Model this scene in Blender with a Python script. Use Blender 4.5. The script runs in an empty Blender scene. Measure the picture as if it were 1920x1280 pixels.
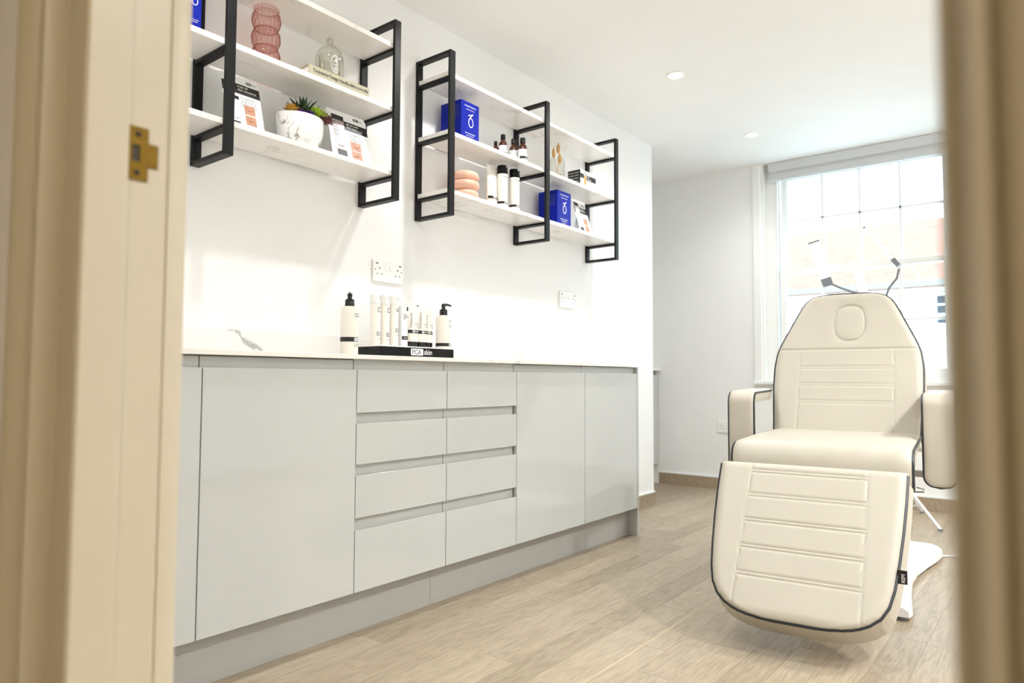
import bpy, bmesh, math, random
from mathutils import Vector, Matrix
random.seed(7)
sc = bpy.context.scene
COL = sc.collection
R = math.radians

# ------------------------------------------------------------------ camera
cam_d = bpy.data.cameras.new('camera'); cam = bpy.data.objects.new('camera', cam_d); COL.objects.link(cam)
cam_d.sensor_width = 36.0; cam_d.lens = 1307.53/1920*36.0
cam_d.clip_start = 0.02; cam_d.clip_end = 200
yaw, pitch, roll = 0.667748, 0.052047, 0.0039536
F = Vector((-math.sin(yaw)*math.cos(pitch), math.cos(yaw)*math.cos(pitch), math.sin(pitch)))
Rt = Vector((math.cos(yaw), math.sin(yaw), 0)); Up = Rt.cross(F)
Rt2 = Rt*math.cos(roll)+Up*math.sin(roll); Up2 = Up*math.cos(roll)-Rt*math.sin(roll)
M = Matrix((Rt2, Up2, -F)).transposed().to_4x4(); M.translation = (2.1, 0, 0.81)
cam.matrix_world = M
cam_d.dof.use_dof = True; cam_d.dof.focus_distance = 2.45; cam_d.dof.aperture_fstop = 3.2
sc.camera = cam

# ------------------------------------------------------------------ sky, exposure
w = bpy.data.worlds.new('overcast_sky'); sc.world = w; w.use_nodes = True
bg = w.node_tree.nodes['Background']
bg.inputs[0].default_value = (0.62, 0.84, 1.0, 1); bg.inputs[1].default_value = 2.4
sc.view_settings.view_transform = 'Standard'; sc.view_settings.look = 'None'
sc.view_settings.gamma = 1.0; sc.view_settings.use_curve_mapping = False
sc.view_settings.exposure = 1.4
sc.cycles.max_bounces = 12; sc.cycles.diffuse_bounces = 6; sc.cycles.glossy_bounces = 4
sc.cycles.transparent_max_bounces = 24; sc.cycles.sample_clamp_indirect = 8.0
DOWNLIGHT_W = 27.0      # room downlights
HALL_W = 30.0            # hall downlights
WARM = (0.985, 0.995, 1.0)
HALL_WARM = (1.0, 0.88, 0.71)
# the window is where the daylight enters: a portal only guides the sampling of the sky
pl = bpy.data.lights.new('window_daylight', 'AREA'); pl.shape = 'RECTANGLE'; pl.size = 1.05; pl.size_y = 1.5
pl.cycles.is_portal = True
po = bpy.data.objects.new('window_daylight', pl); COL.objects.link(po)
po.location = (1.05, 5.30, 1.55); po.rotation_euler = (R(-90), 0, 0)

# ------------------------------------------------------------------ materials
def lin(c):
    if isinstance(c, str):
        c = [int(c[i:i+2], 16)/255 for i in (0, 2, 4)]
        c = [x/12.92 if x <= 0.04045 else ((x+0.055)/1.055)**2.4 for x in c]
    return (c[0], c[1], c[2], 1)
MATS = {}
def mat(name, col, rough=0.5, metal=0.0, spec=0.5, coat=0.0, emit=None, estr=0.0, noise=0.0, nscale=40, bump=0.0, bscale=200):
    m = bpy.data.materials.new(name); m.use_nodes = True; nt = m.node_tree; b = nt.nodes['Principled BSDF']
    c = lin(col)
    b.inputs['Base Color'].default_value = c; b.inputs['Roughness'].default_value = rough
    b.inputs['Metallic'].default_value = metal; b.inputs['Specular IOR Level'].default_value = spec
    b.inputs['Coat Weight'].default_value = coat
    if emit: b.inputs['Emission Color'].default_value = lin(emit); b.inputs['Emission Strength'].default_value = estr
    tc = nt.nodes.new('ShaderNodeTexCoord')
    if noise > 0:
        n = nt.nodes.new('ShaderNodeTexNoise'); n.inputs['Scale'].default_value = nscale; n.inputs['Detail'].default_value = 4
        nt.links.new(tc.outputs['Object'], n.inputs['Vector'])
        r = nt.nodes.new('ShaderNodeValToRGB')
        r.color_ramp.elements[0].color = (c[0]*(1-noise), c[1]*(1-noise), c[2]*(1-noise), 1); r.color_ramp.elements[0].position = 0.3
        r.color_ramp.elements[1].color = (min(1, c[0]*(1+noise)), min(1, c[1]*(1+noise)), min(1, c[2]*(1+noise)), 1); r.color_ramp.elements[1].position = 0.7
        nt.links.new(n.outputs['Fac'], r.inputs['Fac']); nt.links.new(r.outputs['Color'], b.inputs['Base Color'])
    if bump > 0:
        n = nt.nodes.new('ShaderNodeTexNoise'); n.inputs['Scale'].default_value = bscale; n.inputs['Detail'].default_value = 3
        nt.links.new(tc.outputs['Object'], n.inputs['Vector'])
        bp = nt.nodes.new('ShaderNodeBump'); bp.inputs['Strength'].default_value = bump; bp.inputs['Distance'].default_value = 0.002
        nt.links.new(n.outputs['Fac'], bp.inputs['Height']); nt.links.new(bp.outputs['Normal'], b.inputs['Normal'])
    MATS[name] = m; return m
def glass(name, col, gloss=0.5, rough=0.02, edge=1.0):
    m = bpy.data.materials.new(name); m.use_nodes = True; nt = m.node_tree; nt.nodes.clear()
    o = nt.nodes.new('ShaderNodeOutputMaterial'); t = nt.nodes.new('ShaderNodeBsdfTransparent'); t.inputs[0].default_value = lin(col)
    lw = nt.nodes.new('ShaderNodeLayerWeight'); lw.inputs[0].default_value = 0.4; cm = nt.nodes.new('ShaderNodeMix'); cm.data_type = 'RGBA'
    cm.inputs[6].default_value = lin(col); cm.inputs[7].default_value = lin([c**edge for c in col])
    nt.links.new(lw.outputs['Facing'], cm.inputs[0]); nt.links.new(cm.outputs[2], t.inputs[0])
    g = nt.nodes.new('ShaderNodeBsdfGlossy'); g.inputs['Roughness'].default_value = rough
    f = nt.nodes.new('ShaderNodeLayerWeight'); f.inputs[0].default_value = 0.5
    pw_ = nt.nodes.new('ShaderNodeMath'); pw_.operation = 'POWER'; pw_.inputs[1].default_value = 3.0
    nt.links.new(f.outputs['Facing'], pw_.inputs[0])
    mu = nt.nodes.new('ShaderNodeMath'); mu.operation = 'MULTIPLY_ADD'; mu.inputs[1].default_value = gloss; mu.inputs[2].default_value = 0.035; mu.use_clamp = True
    nt.links.new(pw_.outputs[0], mu.inputs[0])
    x = nt.nodes.new('ShaderNodeMixShader')
    nt.links.new(mu.outputs[0], x.inputs[0]); nt.links.new(t.outputs[0], x.inputs[1]); nt.links.new(g.outputs[0], x.inputs[2])
    nt.links.new(x.outputs[0], o.inputs[0]); MATS[name] = m; return m
def marble(name, base, vein, scale=2.2, width=0.035, rough=0.25, amount=0.8, line=None):
    m = bpy.data.materials.new(name); m.use_nodes = True; nt = m.node_tree; b = nt.nodes['Principled BSDF']
    b.inputs['Roughness'].default_value = rough
    tc = nt.nodes.new('ShaderNodeTexCoord'); n = nt.nodes.new('ShaderNodeTexNoise')
    n.inputs['Scale'].default_value = scale; n.inputs['Detail'].default_value = 6; n.inputs['Distortion'].default_value = 1.2
    nt.links.new(tc.outputs['Object'], n.inputs['Vector'])
    r = nt.nodes.new('ShaderNodeValToRGB'); e = r.color_ramp.elements
    e[0].position = 0.5-width; e[0].color = (0, 0, 0, 1); e[1].position = 0.5; e[1].color = (1, 1, 1, 1)
    k = e.new(0.5+width); k.color = (0, 0, 0, 1)
    nt.links.new(n.outputs['Fac'], r.inputs['Fac'])
    n2 = nt.nodes.new('ShaderNodeTexNoise'); n2.inputs['Scale'].default_value = scale*1.7
    nt.links.new(tc.outputs['Object'], n2.inputs['Vector'])
    r2 = nt.nodes.new('ShaderNodeValToRGB'); r2.color_ramp.elements[0].position = 0.48; r2.color_ramp.elements[1].position = 0.68
    r2.color_ramp.elements[1].color = (amount, amount, amount, 1)
    nt.links.new(n2.outputs['Fac'], r2.inputs['Fac'])
    mu = nt.nodes.new('ShaderNodeMath'); mu.operation = 'MULTIPLY'
    nt.links.new(r.outputs[0], mu.inputs[0]); nt.links.new(r2.outputs[0], mu.inputs[1])
    if line:   # one broad vein crossing the slab along y + k z = c
        sp_ = nt.nodes.new('ShaderNodeSeparateXYZ'); nt.links.new(tc.outputs['Object'], sp_.inputs[0])
        a_ = nt.nodes.new('ShaderNodeMath'); a_.operation = 'MULTIPLY_ADD'; a_.inputs[1].default_value = line[0]
        nt.links.new(sp_.outputs['Z'], a_.inputs[0]); nt.links.new(sp_.outputs['Y'], a_.inputs[2])
        n3 = nt.nodes.new('ShaderNodeTexNoise'); n3.inputs['Scale'].default_value = 28; n3.inputs['Detail'].default_value = 4; nt.links.new(tc.outputs['Object'], n3.inputs['Vector'])
        b_ = nt.nodes.new('ShaderNodeMath'); b_.operation = 'MULTIPLY_ADD'; b_.inputs[1].default_value = 0.10; nt.links.new(n3.outputs['Fac'], b_.inputs[0]); nt.links.new(a_.outputs[0], b_.inputs[2])
        c_ = nt.nodes.new('ShaderNodeMath'); c_.operation = 'SUBTRACT'; c_.inputs[1].default_value = line[1]+0.05; nt.links.new(b_.outputs[0], c_.inputs[0])
        d_ = nt.nodes.new('ShaderNodeMath'); d_.operation = 'ABSOLUTE'; nt.links.new(c_.outputs[0], d_.inputs[0])
        e_ = nt.nodes.new('ShaderNodeMapRange'); e_.inputs[1].default_value = 0.0; e_.inputs[2].default_value = 0.018; e_.inputs[3].default_value = 0.9; e_.inputs[4].default_value = 0.0
        nt.links.new(d_.outputs[0], e_.inputs[0])
        m_ = nt.nodes.new('ShaderNodeMath'); m_.operation = 'MAXIMUM'; nt.links.new(mu.outputs[0], m_.inputs[0]); nt.links.new(e_.outputs[0], m_.inputs[1]); mu = m_
    mx = nt.nodes.new('ShaderNodeMix'); mx.data_type = 'RGBA'
    mx.inputs[6].default_value = lin(base); mx.inputs[7].default_value = lin(vein)
    nt.links.new(mu.outputs[0], mx.inputs[0]); nt.links.new(mx.outputs[2], b.inputs['Base Color'])
    MATS[name] = m; return m
def vinyl(name, dark, light, axis='Y', rough=0.42):
    """light oak vinyl: long grain along one axis, tone differs from piece to piece"""
    m = bpy.data.materials.new(name); m.use_nodes = True; nt = m.node_tree; b = nt.nodes['Principled BSDF']
    L = nt.links.new
    tc = nt.nodes.new('ShaderNodeTexCoord'); oi = nt.nodes.new('ShaderNodeObjectInfo')
    off = nt.nodes.new('ShaderNodeVectorMath'); off.operation = 'ADD'
    ml = nt.nodes.new('ShaderNodeMath'); ml.operation = 'MULTIPLY'; ml.inputs[1].default_value = 37.0
    L(oi.outputs['Random'], ml.inputs[0]); cx = nt.nodes.new('ShaderNodeCombineXYZ')
    for i in range(3): L(ml.outputs[0], cx.inputs[i])
    L(tc.outputs['Object'], off.inputs[0]); L(cx.outputs[0], off.inputs[1])
    mp = nt.nodes.new('ShaderNodeMapping')
    mp.inputs['Scale'].default_value = (1, 0.07, 1) if axis == 'Y' else (1, 1, 0.12)
    L(off.outputs[0], mp.inputs['Vector'])
    n = nt.nodes.new('ShaderNodeTexNoise'); n.inputs['Scale'].default_value = 170; n.inputs['Detail'].default_value = 5; n.inputs['Roughness'].default_value = 0.65
    L(mp.outputs[0], n.inputs['Vector'])
    mp2 = nt.nodes.new('ShaderNodeMapping'); mp2.inputs['Scale'].default_value = (1, 0.16, 1) if axis == 'Y' else (1, 1, 0.2)
    L(off.outputs[0], mp2.inputs['Vector'])
    wv = nt.nodes.new('ShaderNodeTexNoise'); wv.inputs['Scale'].default_value = 11; wv.inputs['Detail'].default_value = 2; wv.inputs['Distortion'].default_value = 0.8
    L(mp2.outputs[0], wv.inputs['Vector'])
    sn = nt.nodes.new('ShaderNodeMath'); sn.operation = 'MULTIPLY'; sn.inputs[1].default_value = 55; L(wv.outputs['Fac'], sn.inputs[0])
    sn2 = nt.nodes.new('ShaderNodeMath'); sn2.operation = 'SINE'; L(sn.outputs[0], sn2.inputs[0])
    a1 = nt.nodes.new('ShaderNodeMath'); a1.operation = 'MULTIPLY_ADD'; a1.inputs[1].default_value = 0.06; L(sn2.outputs[0], a1.inputs[0]); L(n.outputs['Fac'], a1.inputs[2])
    rn = nt.nodes.new('ShaderNodeMath'); rn.operation = 'MULTIPLY_ADD'; rn.inputs[1].default_value = 0.26; rn.inputs[2].default_value = -0.13
    L(oi.outputs['Random'], rn.inputs[0])
    ad = nt.nodes.new('ShaderNodeMath'); ad.operation = 'ADD'; L(a1.outputs[0], ad.inputs[0]); L(rn.outputs[0], ad.inputs[1])
    r = nt.nodes.new('ShaderNodeValToRGB'); r.color_ramp.elements[0].position = 0.2; r.color_ramp.elements[1].position = 0.8
    r.color_ramp.elements[0].color = lin(dark); r.color_ramp.elements[1].color = lin(light)
    L(ad.outputs[0], r.inputs['Fac']); L(r.outputs[0], b.inputs['Base Color'])
    b.inputs['Roughness'].default_value = rough
    bp = nt.nodes.new('ShaderNodeBump'); bp.inputs['Strength'].default_value = 0.12; bp.inputs['Distance'].default_value = 0.001
    L(n.outputs['Fac'], bp.inputs['Height']); L(bp.outputs['Normal'], b.inputs['Normal'])
    MATS[name] = m; return m

mat('wall_paint', 'F0F0EF', 0.55, noise=0.012, nscale=3, bump=0.02, bscale=120)
mat('ceiling_paint', 'F6F6F5', 0.7, noise=0.01, nscale=3)
mat('trim_paint', 'CBC2AC', 0.32, noise=0.01, nscale=6)
mat('white_paint', 'F0F1EF', 0.35, noise=0.01, nscale=8)
mat('hall_paint', 'D8D1C2', 0.6, noise=0.02, nscale=4)
mat('cabinet_gloss', 'C6C9C7', 0.06, spec=0.55, noise=0.006, nscale=5)
mat('cabinet_matt', 'BFC1BE', 0.35, noise=0.01, nscale=8)
mat('carcass_edge', 'D8D2C2', 0.4, noise=0.03, nscale=60)
mat('plinth_board', 'AEADA8', 0.38, noise=0.01, nscale=8)
vinyl('floor_vinyl', '8F806A', 'BDAE97')
vinyl('skirting_vinyl', '8C7B66', 'B8A68E', axis='Z')
mat('weld', 'D9C7A4', 0.5, noise=0.03)
marble('worktop_quartz', 'F1EEE9', 'A9AAA8', 1.9, 0.03, 0.18, 0.7)
marble('upstand_quartz', 'EDEAE6', '9A9B9A', 1.9, 0.03, 0.25, 0.5, (1.45, 2.585))
marble('shelf_quartz', 'EFECE8', 'B4B2AE', 3.4, 0.03, 0.3, 0.6)
marble('pot_marble', 'F2F1EF', '6E6562', 9.0, 0.03, 0.3, 1.0)
mat('black_steel', '131416', 0.45, spec=0.25, noise=0.1, nscale=300, bump=0.05, bscale=900)
mat('black_plastic', '0E0F11', 0.22, noise=0.05, nscale=50)
mat('black_gloss', '06070A', 0.07, spec=0.25)
mat('black_print', '141313', 0.45)
mat('grey_print', '77787A', 0.5)
mat('white_print', 'F4F4F2', 0.5)
mat('white_plastic', 'F0EFEC', 0.25, noise=0.008, nscale=20)
mat('bottle_white', 'F1EDE4', 0.3, noise=0.008, nscale=20)
mat('label_white', 'EDEFF0', 0.45)
mat('socket_hole', '3A3428', 0.6)
mat('brass', '6A5220', 0.34, metal=1.0, noise=0.15, nscale=60)
mat('dark_screw', '2E2A20', 0.45, metal=0.6)
mat('chrome', 'C9CBCD', 0.15, metal=1.0)
mat('leather', 'C2BCAE', 0.42, spec=0.4, noise=0.012, nscale=12, bump=0.12, bscale=700)
mat('piping', '22252A', 0.4)
mat('chair_base', 'E9E7EA', 0.22, noise=0.008, nscale=10)
mat('dark_seam', '6B6A70', 0.5)
mat('lamp_grey', '7F858C', 0.45)
mat('lamp_white', 'E6E8EA', 0.35)
mat('light_bar', 'FFFFFF', 0.4, emit='F4FAFF', estr=3.5)
mat('downlight_led', 'FFFFFF', 0.4, emit='FFF3DE', estr=30.0)
mat('blue_carton', '021B98', 0.30, spec=0.25, noise=0.04, nscale=15)
mat('blue_carton_dark', '08135F', 0.3)
mat('grey_carton', '4B4A63', 0.35)
mat('amber', '4A1E0A', 0.08, spec=0.6, noise=0.2, nscale=20)
mat('peach', 'E9B9A2', 0.5, noise=0.03, nscale=25)
mat('skin_photo', 'BE8A6E', 0.5, noise=0.22, nscale=55)
mat('skin_photo_dark', '8A5942', 0.5)
mat('tube_lilac', 'A59698', 0.35)
mat('book_cover', 'B9B49C', 0.6, noise=0.03, nscale=60)
mat('paper', 'EDE4DC', 0.8, noise=0.04, nscale=200)
mat('gold', 'D9A520', 0.25, metal=0.7)
mat('wax', 'D8D2BC', 0.5)
mat('leaf_green', '1F3B1C', 0.45, noise=0.2, nscale=30)
mat('leaf_lime', '9DB92E', 0.5, noise=0.2, nscale=30)
mat('leaf_red', '5B2020', 0.5, noise=0.25, nscale=30)
mat('leaf_gold', 'B88A24', 0.5, noise=0.2, nscale=30)
mat('leaf_purple', '5A2A7E', 0.5, noise=0.2, nscale=30)
mat('soil', '3A2E24', 0.9, noise=0.3, nscale=80)
mat('dried', 'C9A066', 0.8, noise=0.2, nscale=90)
mat('dried_dark', '5F5A49', 0.8, noise=0.3, nscale=70)
mat('orange_print', 'E8862A', 0.4)
mat('roof_tile', 'A1705D', 0.8, noise=0.15, nscale=6)
mat('render_wall', 'E6E4E0', 0.8, noise=0.03, nscale=2)
mat('far_glass', '2A3A46', 0.4)
mat('gutter', '8A8078', 0.6)
mat('blind_fabric', 'D4D6D8', 0.7, bump=0.05, bscale=500)
mat('rail_alu', 'D9DDE0', 0.35)
glass('window_glass', (0.97, 0.985, 0.98), 0.5)
glass('clear_glass', (0.95, 0.95, 0.93), 0.35, 0.05, 4.0)
glass('pink_glass', (0.91, 0.75, 0.72), 0.45, 0.06, 5.5)

# ------------------------------------------------------------------ mesh helpers
class MB:
    def __init__(s): s.v = []; s.f = []
    def add(s, vs, fs):
        o = len(s.v); s.v += [tuple(p) for p in vs]; s.f += [tuple(i+o for i in f) for f in fs]; return s
    def box(s, lo, hi):
        x0, y0, z0 = lo; x1, y1, z1 = hi
        return s.add([(x0,y0,z0),(x1,y0,z0),(x1,y1,z0),(x0,y1,z0),(x0,y0,z1),(x1,y0,z1),(x1,y1,z1),(x0,y1,z1)],
                     [(0,3,2,1),(4,5,6,7),(0,1,5,4),(1,2,6,5),(2,3,7,6),(3,0,4,7)])
    def prism(s, poly, lo, hi, axis='y'):
        """closed polygon extruded; axis y: poly is (x,z); axis x: (y,z); axis z: (x,y)"""
        def P(p, t): return {'y': (p[0], t, p[1]), 'x': (t, p[0], p[1]), 'z': (p[0], p[1], t)}[axis]
        n = len(poly)
        vs = [P(p, lo) for p in poly]+[P(p, hi) for p in poly]
        fs = [tuple(range(n-1, -1, -1)), tuple(range(n, 2*n))]+[(i, (i+1) % n, n+(i+1) % n, n+i) for i in range(n)]
        return s.add(vs, fs)
    def lathe(s, prof, c=(0, 0, 0), n=32, wob=None):
        """profile list of (r,z); radius 0 closes the end"""
        rows = []
        vs = []
        for r, z in prof:
            if r < 1e-6: rows.append([len(vs)]); vs.append((c[0], c[1], c[2]+z))
            else:
                row = []
                for k in range(n):
                    a = 2*math.pi*k/n; rr = r
                    if wob: rr = wob(r, z, a)
                    row.append(len(vs)); vs.append((c[0]+rr*math.cos(a), c[1]+rr*math.sin(a), c[2]+z))
                rows.append(row)
        fs = []
        for A, B in zip(rows[:-1], rows[1:]):
            for k in range(n):
                k2 = (k+1) % n
                if len(A) == 1 and len(B) == 1: continue
                if len(A) == 1: fs.append((A[0], B[k2], B[k]))
                elif len(B) == 1: fs.append((A[k], A[k2], B[0]))
                else: fs.append((A[k], A[k2], B[k2], B[k]))
        return s.add(vs, fs)
    def tube(s, path, r, n=8, closed=False, taper=None):
        P = [Vector(p) for p in path]; m = len(P); vs = []; up = None
        for i, p in enumerate(P):
            a = P[i-1] if (i > 0 or closed) else p; b = P[(i+1) % m] if (i < m-1 or closed) else p
            t = (b-a).normalized()
            if up is None:
                up = Vector((0, 0, 1)) if abs(t.z) < 0.9 else Vector((1, 0, 0))
            x = (up-t*up.dot(t)); x = x.normalized() if x.length > 1e-6 else t.orthogonal().normalized()
            up = x; y = t.cross(x)
            rr = r if taper is None else taper[i]
            for k in range(n):
                q = 2*math.pi*k/n; vs.append(p+x*(rr*math.cos(q))+y*(rr*math.sin(q)))
        fs = []
        for i in range(m if closed else m-1):
            j = (i+1) % m
            for k in range(n): fs.append((i*n+k, i*n+(k+1) % n, j*n+(k+1) % n, j*n+k))
        if not closed: fs += [tuple(range(n-1, -1, -1)), tuple((m-1)*n+k for k in range(n))]
        return s.add(vs, fs)
    def xf(s, fn): s.v = [tuple(fn(Vector(p))) for p in s.v]; return s
    def build(s, name, material, parent=None, bevel=0, seg=2, smooth=False, label=None):
        me = bpy.data.meshes.new(name); me.from_pydata(s.v, [], s.f)
        bm = bmesh.new(); bm.from_mesh(me); bmesh.ops.recalc_face_normals(bm, faces=bm.faces)
        if bevel:
            ed = [e for e in bm.edges if len(e.link_faces) == 2 and e.calc_face_angle(0) > 0.5]
            bmesh.ops.bevel(bm, geom=ed, offset=bevel, segments=seg, profile=0.5, affect='EDGES', clamp_overlap=True)
        bm.to_mesh(me); bm.free()
        return link(name, me, material, parent, smooth, label)
def link(name, me, material, parent=None, smooth=False, label=None):
    me.materials.append(MATS[material] if isinstance(material, str) else material)
    if smooth:
        for p in me.polygons: p.use_smooth = True
        try: me.set_sharp_from_angle(angle=R(40))
        except Exception: pass
    o = bpy.data.objects.new(name, me); COL.objects.link(o)
    if parent: o.parent = parent
    if label: o['label'] = label
    return o
def tag(o, label=None, cat=None, group=None, kind=None):
    if label: o['label'] = label
    if cat: o['category'] = cat
    if group: o['group'] = group
    if kind: o['kind'] = kind
    return o
def thing(name, label, cat, loc=(0, 0, 0), rz=0, group=None):
    o = bpy.data.objects.new(name, None); COL.objects.link(o); o.empty_display_size = 0.05
    o.location = loc; o.rotation_euler = (0, 0, rz)
    return tag(o, label, cat, group)
def struct(o): o['kind'] = 'structure'; return o
def copy_tree(o, parent=None):
    c = o.copy(); COL.objects.link(c); c.parent = parent
    for ch in list(o.children): copy_tree(ch, c)
    return c
def text_mesh(body, size, align='LEFT', depth=0.0002, spacing=1.0, res=2):
    cu = bpy.data.curves.new('lettering', 'FONT'); cu.body = body; cu.size = size; cu.align_x = align
    cu.extrude = depth; cu.resolution_u = res; cu.space_character = spacing
    o = bpy.data.objects.new('lettering_tmp', cu); COL.objects.link(o)
    dg = bpy.context.evaluated_depsgraph_get(); ev = o.evaluated_get(dg)
    me = bpy.data.meshes.new_from_object(ev)
    bpy.data.objects.remove(o); bpy.data.curves.remove(cu)
    me.materials.clear(); return me
def lettering(body, size, material, parent, origin, xa=(0, 1, 0), ya=(0, 0, 1), align='LEFT', name='lettering', spacing=1.0, wrap=None):
    """flat print on a face; wrap=(cx, cy, radius, angle) prints round an upright cylinder"""
    me = text_mesh(body, size, align, spacing=spacing)
    X = Vector(xa).normalized(); Y = Vector(ya).normalized(); Z = X.cross(Y); O = Vector(origin)
    for v in me.vertices:
        p = v.co.copy()
        if wrap:
            cx, cy, rad, ang = wrap; a = ang+p.x/rad; rr = rad+0.0003+p.z
            v.co = Vector((cx+rr*math.cos(a), cy+rr*math.sin(a), O.z+p.y))
        else: v.co = O+X*p.x+Y*p.y+Z*(p.z+0.0003)
    return link(name, me, material, parent)
def rbox(mb, lo, hi): return mb.box(lo, hi)
def arc_patch(cx, cy, r, a0, a1, z0, z1, n=10):
    """thin curved label on an upright cylinder"""
    m = MB(); vs = []; fs = []
    for i in range(n+1):
        a = a0+(a1-a0)*i/n
        for rr, z in ((r, z0), (r, z1)): vs.append((cx+rr*math.cos(a), cy+rr*math.sin(a), z))
    for i in range(n): fs.append((2*i, 2*i+2, 2*i+3, 2*i+1))
    return m.add(vs, fs)

CEIL = 2.35
# ================================================================== SETTING
# ---- floor: slab, planks, weld line
fl = struct(MB().box((-0.80, -2.0, -0.10), (3.65, 5.05, -0.004)).build('floor', 'floor_vinyl'))
pw, plen = 0.1, 1.0
pm = MB().box((0, 0, -0.004), (pw-0.0006, plen-0.0008, 0.0)); pme = None
rows = int((3.60+0.75)/pw)+1
for i in range(rows):
    x = -0.75+i*pw
    if x > 3.46: continue
    off = {12: 0.58, 14: 0.62}.get(i, random.random())
    y = 0.375-1.0+off
    while y < 5.0:
        a, b = max(y, 0.15 if 1.25 < x < 2.1 else 0.375), min(y+plen, 5.0)
        if x < 0.25: a = max(a, 4.16 if x < -0.06 else 3.2)
        if b-a > 0.02:
            if pme is None:
                o = pm.build('plank', 'floor_vinyl', fl); pme = o.data
            else:
                o = bpy.data.objects.new('plank', pme); COL.objects.link(o); o.parent = fl
            o.location = (x, a, 0); o.scale = (1, (b-a)/plen, 1)
        y += plen
MB().box((1.0742, 0.40, -0.002), (1.0768, 4.98, 0.0006)).build('weld_line', 'weld', fl)
# ---- ceiling and walls
struct(MB().box((-0.90, 0.28, CEIL), (3.70, 5.36, CEIL+0.12)).build('ceiling', 'ceiling_paint'))
struct(MB().box((-0.10, 0.375, -0.05), (0.0, 4.153, CEIL)).build('wall_left', 'wall_paint'))
struct(MB().box((-0.80, 4.053, -0.05), (-0.10, 4.153, CEIL)).build('wall_alcove_return', 'wall_paint'))
struct(MB().box((-0.90, 4.053, -0.05), (-0.80, 5.30, CEIL)).build('wall_alcove', 'wall_paint'))
struct(MB().box((3.55, 0.375, -0.05), (3.65, 5.30, CEIL)).build('wall_right', 'wall_paint'))
WL, WR, WB = 0.435, 1.675, 0.775       # window opening
wb = MB().box((-0.80, 5.0, -0.05), (WL, 5.30, CEIL)).box((WR, 5.0, -0.05), (3.55, 5.30, CEIL)).box((WL, 5.0, -0.05), (WR, 5.30, WB))
struct(wb.build('wall_back', 'wall_paint'))
DL, DR, DH = 1.262, 2.118, 2.10       # structural door opening
wf = MB().box((-0.10, 0.285, -0.05), (DL, 0.375, CEIL)).box((DR, 0.285, -0.05), (3.65, 0.375, CEIL)).box((DL, 0.285, DH), (DR, 0.375, CEIL))
struct(wf.build('wall_front', 'wall_paint'))
# hall the photograph is taken from
struct(MB().box((0.45, -1.70, -0.05), (0.55, 0.285, 2.45)).build('wall_hall_left', 'hall_paint'))
struct(MB().box((3.20, -1.70, -0.05), (3.30, 0.285, 2.45)).build('wall_hall_right', 'hall_paint'))
struct(MB().box((0.45, -1.80, -0.05), (3.30, -1.70, 2.45)).build('wall_hall_rear', 'hall_paint'))
struct(MB().box((0.45, -1.80, 2.45), (3.30, 0.285, 2.55)).build('ceiling_hall', 'ceiling_paint'))
# ---- skirtings: coved vinyl with a white cap strip
def skirt(name, lo, hi, nrm, cap=True):
    o = struct(MB().box(lo, hi).build(name, 'skirting_vinyl'))
    (x0, y0, z0), (x1, y1, z1) = lo, hi
    MB().box((x0-0.003*(nrm == 'x-'), y0-0.003*(nrm == 'y-'), z1), (x1+0.003*(nrm == 'x+'), y1, z1+0.012)).build('cap_strip', 'white_paint', o, bevel=0.002)
    return o
skirt('baseboard_left', (0.0, 3.285, 0), (0.008, 4.153, 0.075), 'x+')
skirt('baseboard_back', (-0.378, 4.992, 0), (3.55, 5.0, 0.083), 'y-')
skirt('baseboard_right', (3.542, 0.375, 0), (3.55, 4.99, 0.083), 'x-')
# ---- door frame
df = struct(thing('door_1', None, None, (0, 0, 0)))
for k in ('label', 'category'):
    if k in df: del df[k]
jl = [(1.262, 0.282), (1.309, 0.282), (1.312, 0.285), (1.312, 0.326), (1.310, 0.328), (1.300, 0.328), (1.300, 0.372), (1.297, 0.378), (1.262, 0.378)]
MB().prism(jl, 0, DH, 'z').build('jamb', 'trim_paint', df, bevel=0.0012)
jr = [(2.118, 0.282), (2.072, 0.282), (2.068, 0.286), (2.068, 0.326), (2.080, 0.328), (2.080, 0.378), (2.118, 0.378)]
MB().prism(jr, 0, DH, 'z').build('jamb', 'trim_paint', df, bevel=0.0012)
MB().box((1.262, 0.282, DH-0.035), (2.118, 0.378, DH)).build('head', 'trim_paint', df, bevel=0.001)
def arch_prof(x0, sgn, y0, hall=True):
    p = [(0, 0), (0, 0.018), (0.003, 0.023), (0.012, 0.0245), (0.020, 0.0235), (0.024, 0.019), (0.031, 0.019), (0.033, 0.024), (0.040, 0.031), (0.052, 0.034), (0.062, 0.031), (0.067, 0.026), (0.069, 0.0)]
    return [(x0+sgn*a, y0-b if hall else y0+b) for a, b in p]
MB().prism(arch_prof(1.264, -1, 0.283), 0, DH+0.06, 'z').build('architrave', 'trim_paint', df, smooth=True)
pr = [(0, 0), (0, 0.012), (0.0012, 0.0165), (0.004, 0.0185), (0.0068, 0.0165), (0.0078, 0.011), (0.0090, 0.010), (0.0105, 0.0175), (0.016, 0.023), (0.026, 0.026), (0.045, 0.026), (0.055, 0.020), (0.06, 0.0)]
MB().prism([(2.077+a, 0.283-b) for a, b in pr], 0, DH+0.06, 'z').build('architrave', 'trim_paint', df, smooth=True)
MB().prism(arch_prof(1.300, -1, 0.376, False), 0, DH+0.06, 'z').build('architrave', 'trim_paint', df, smooth=True)
MB().prism(arch_prof(2.088, 1, 0.376, False), 0, DH+0.06, 'z').build('architrave', 'trim_paint', df, smooth=True)
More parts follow.
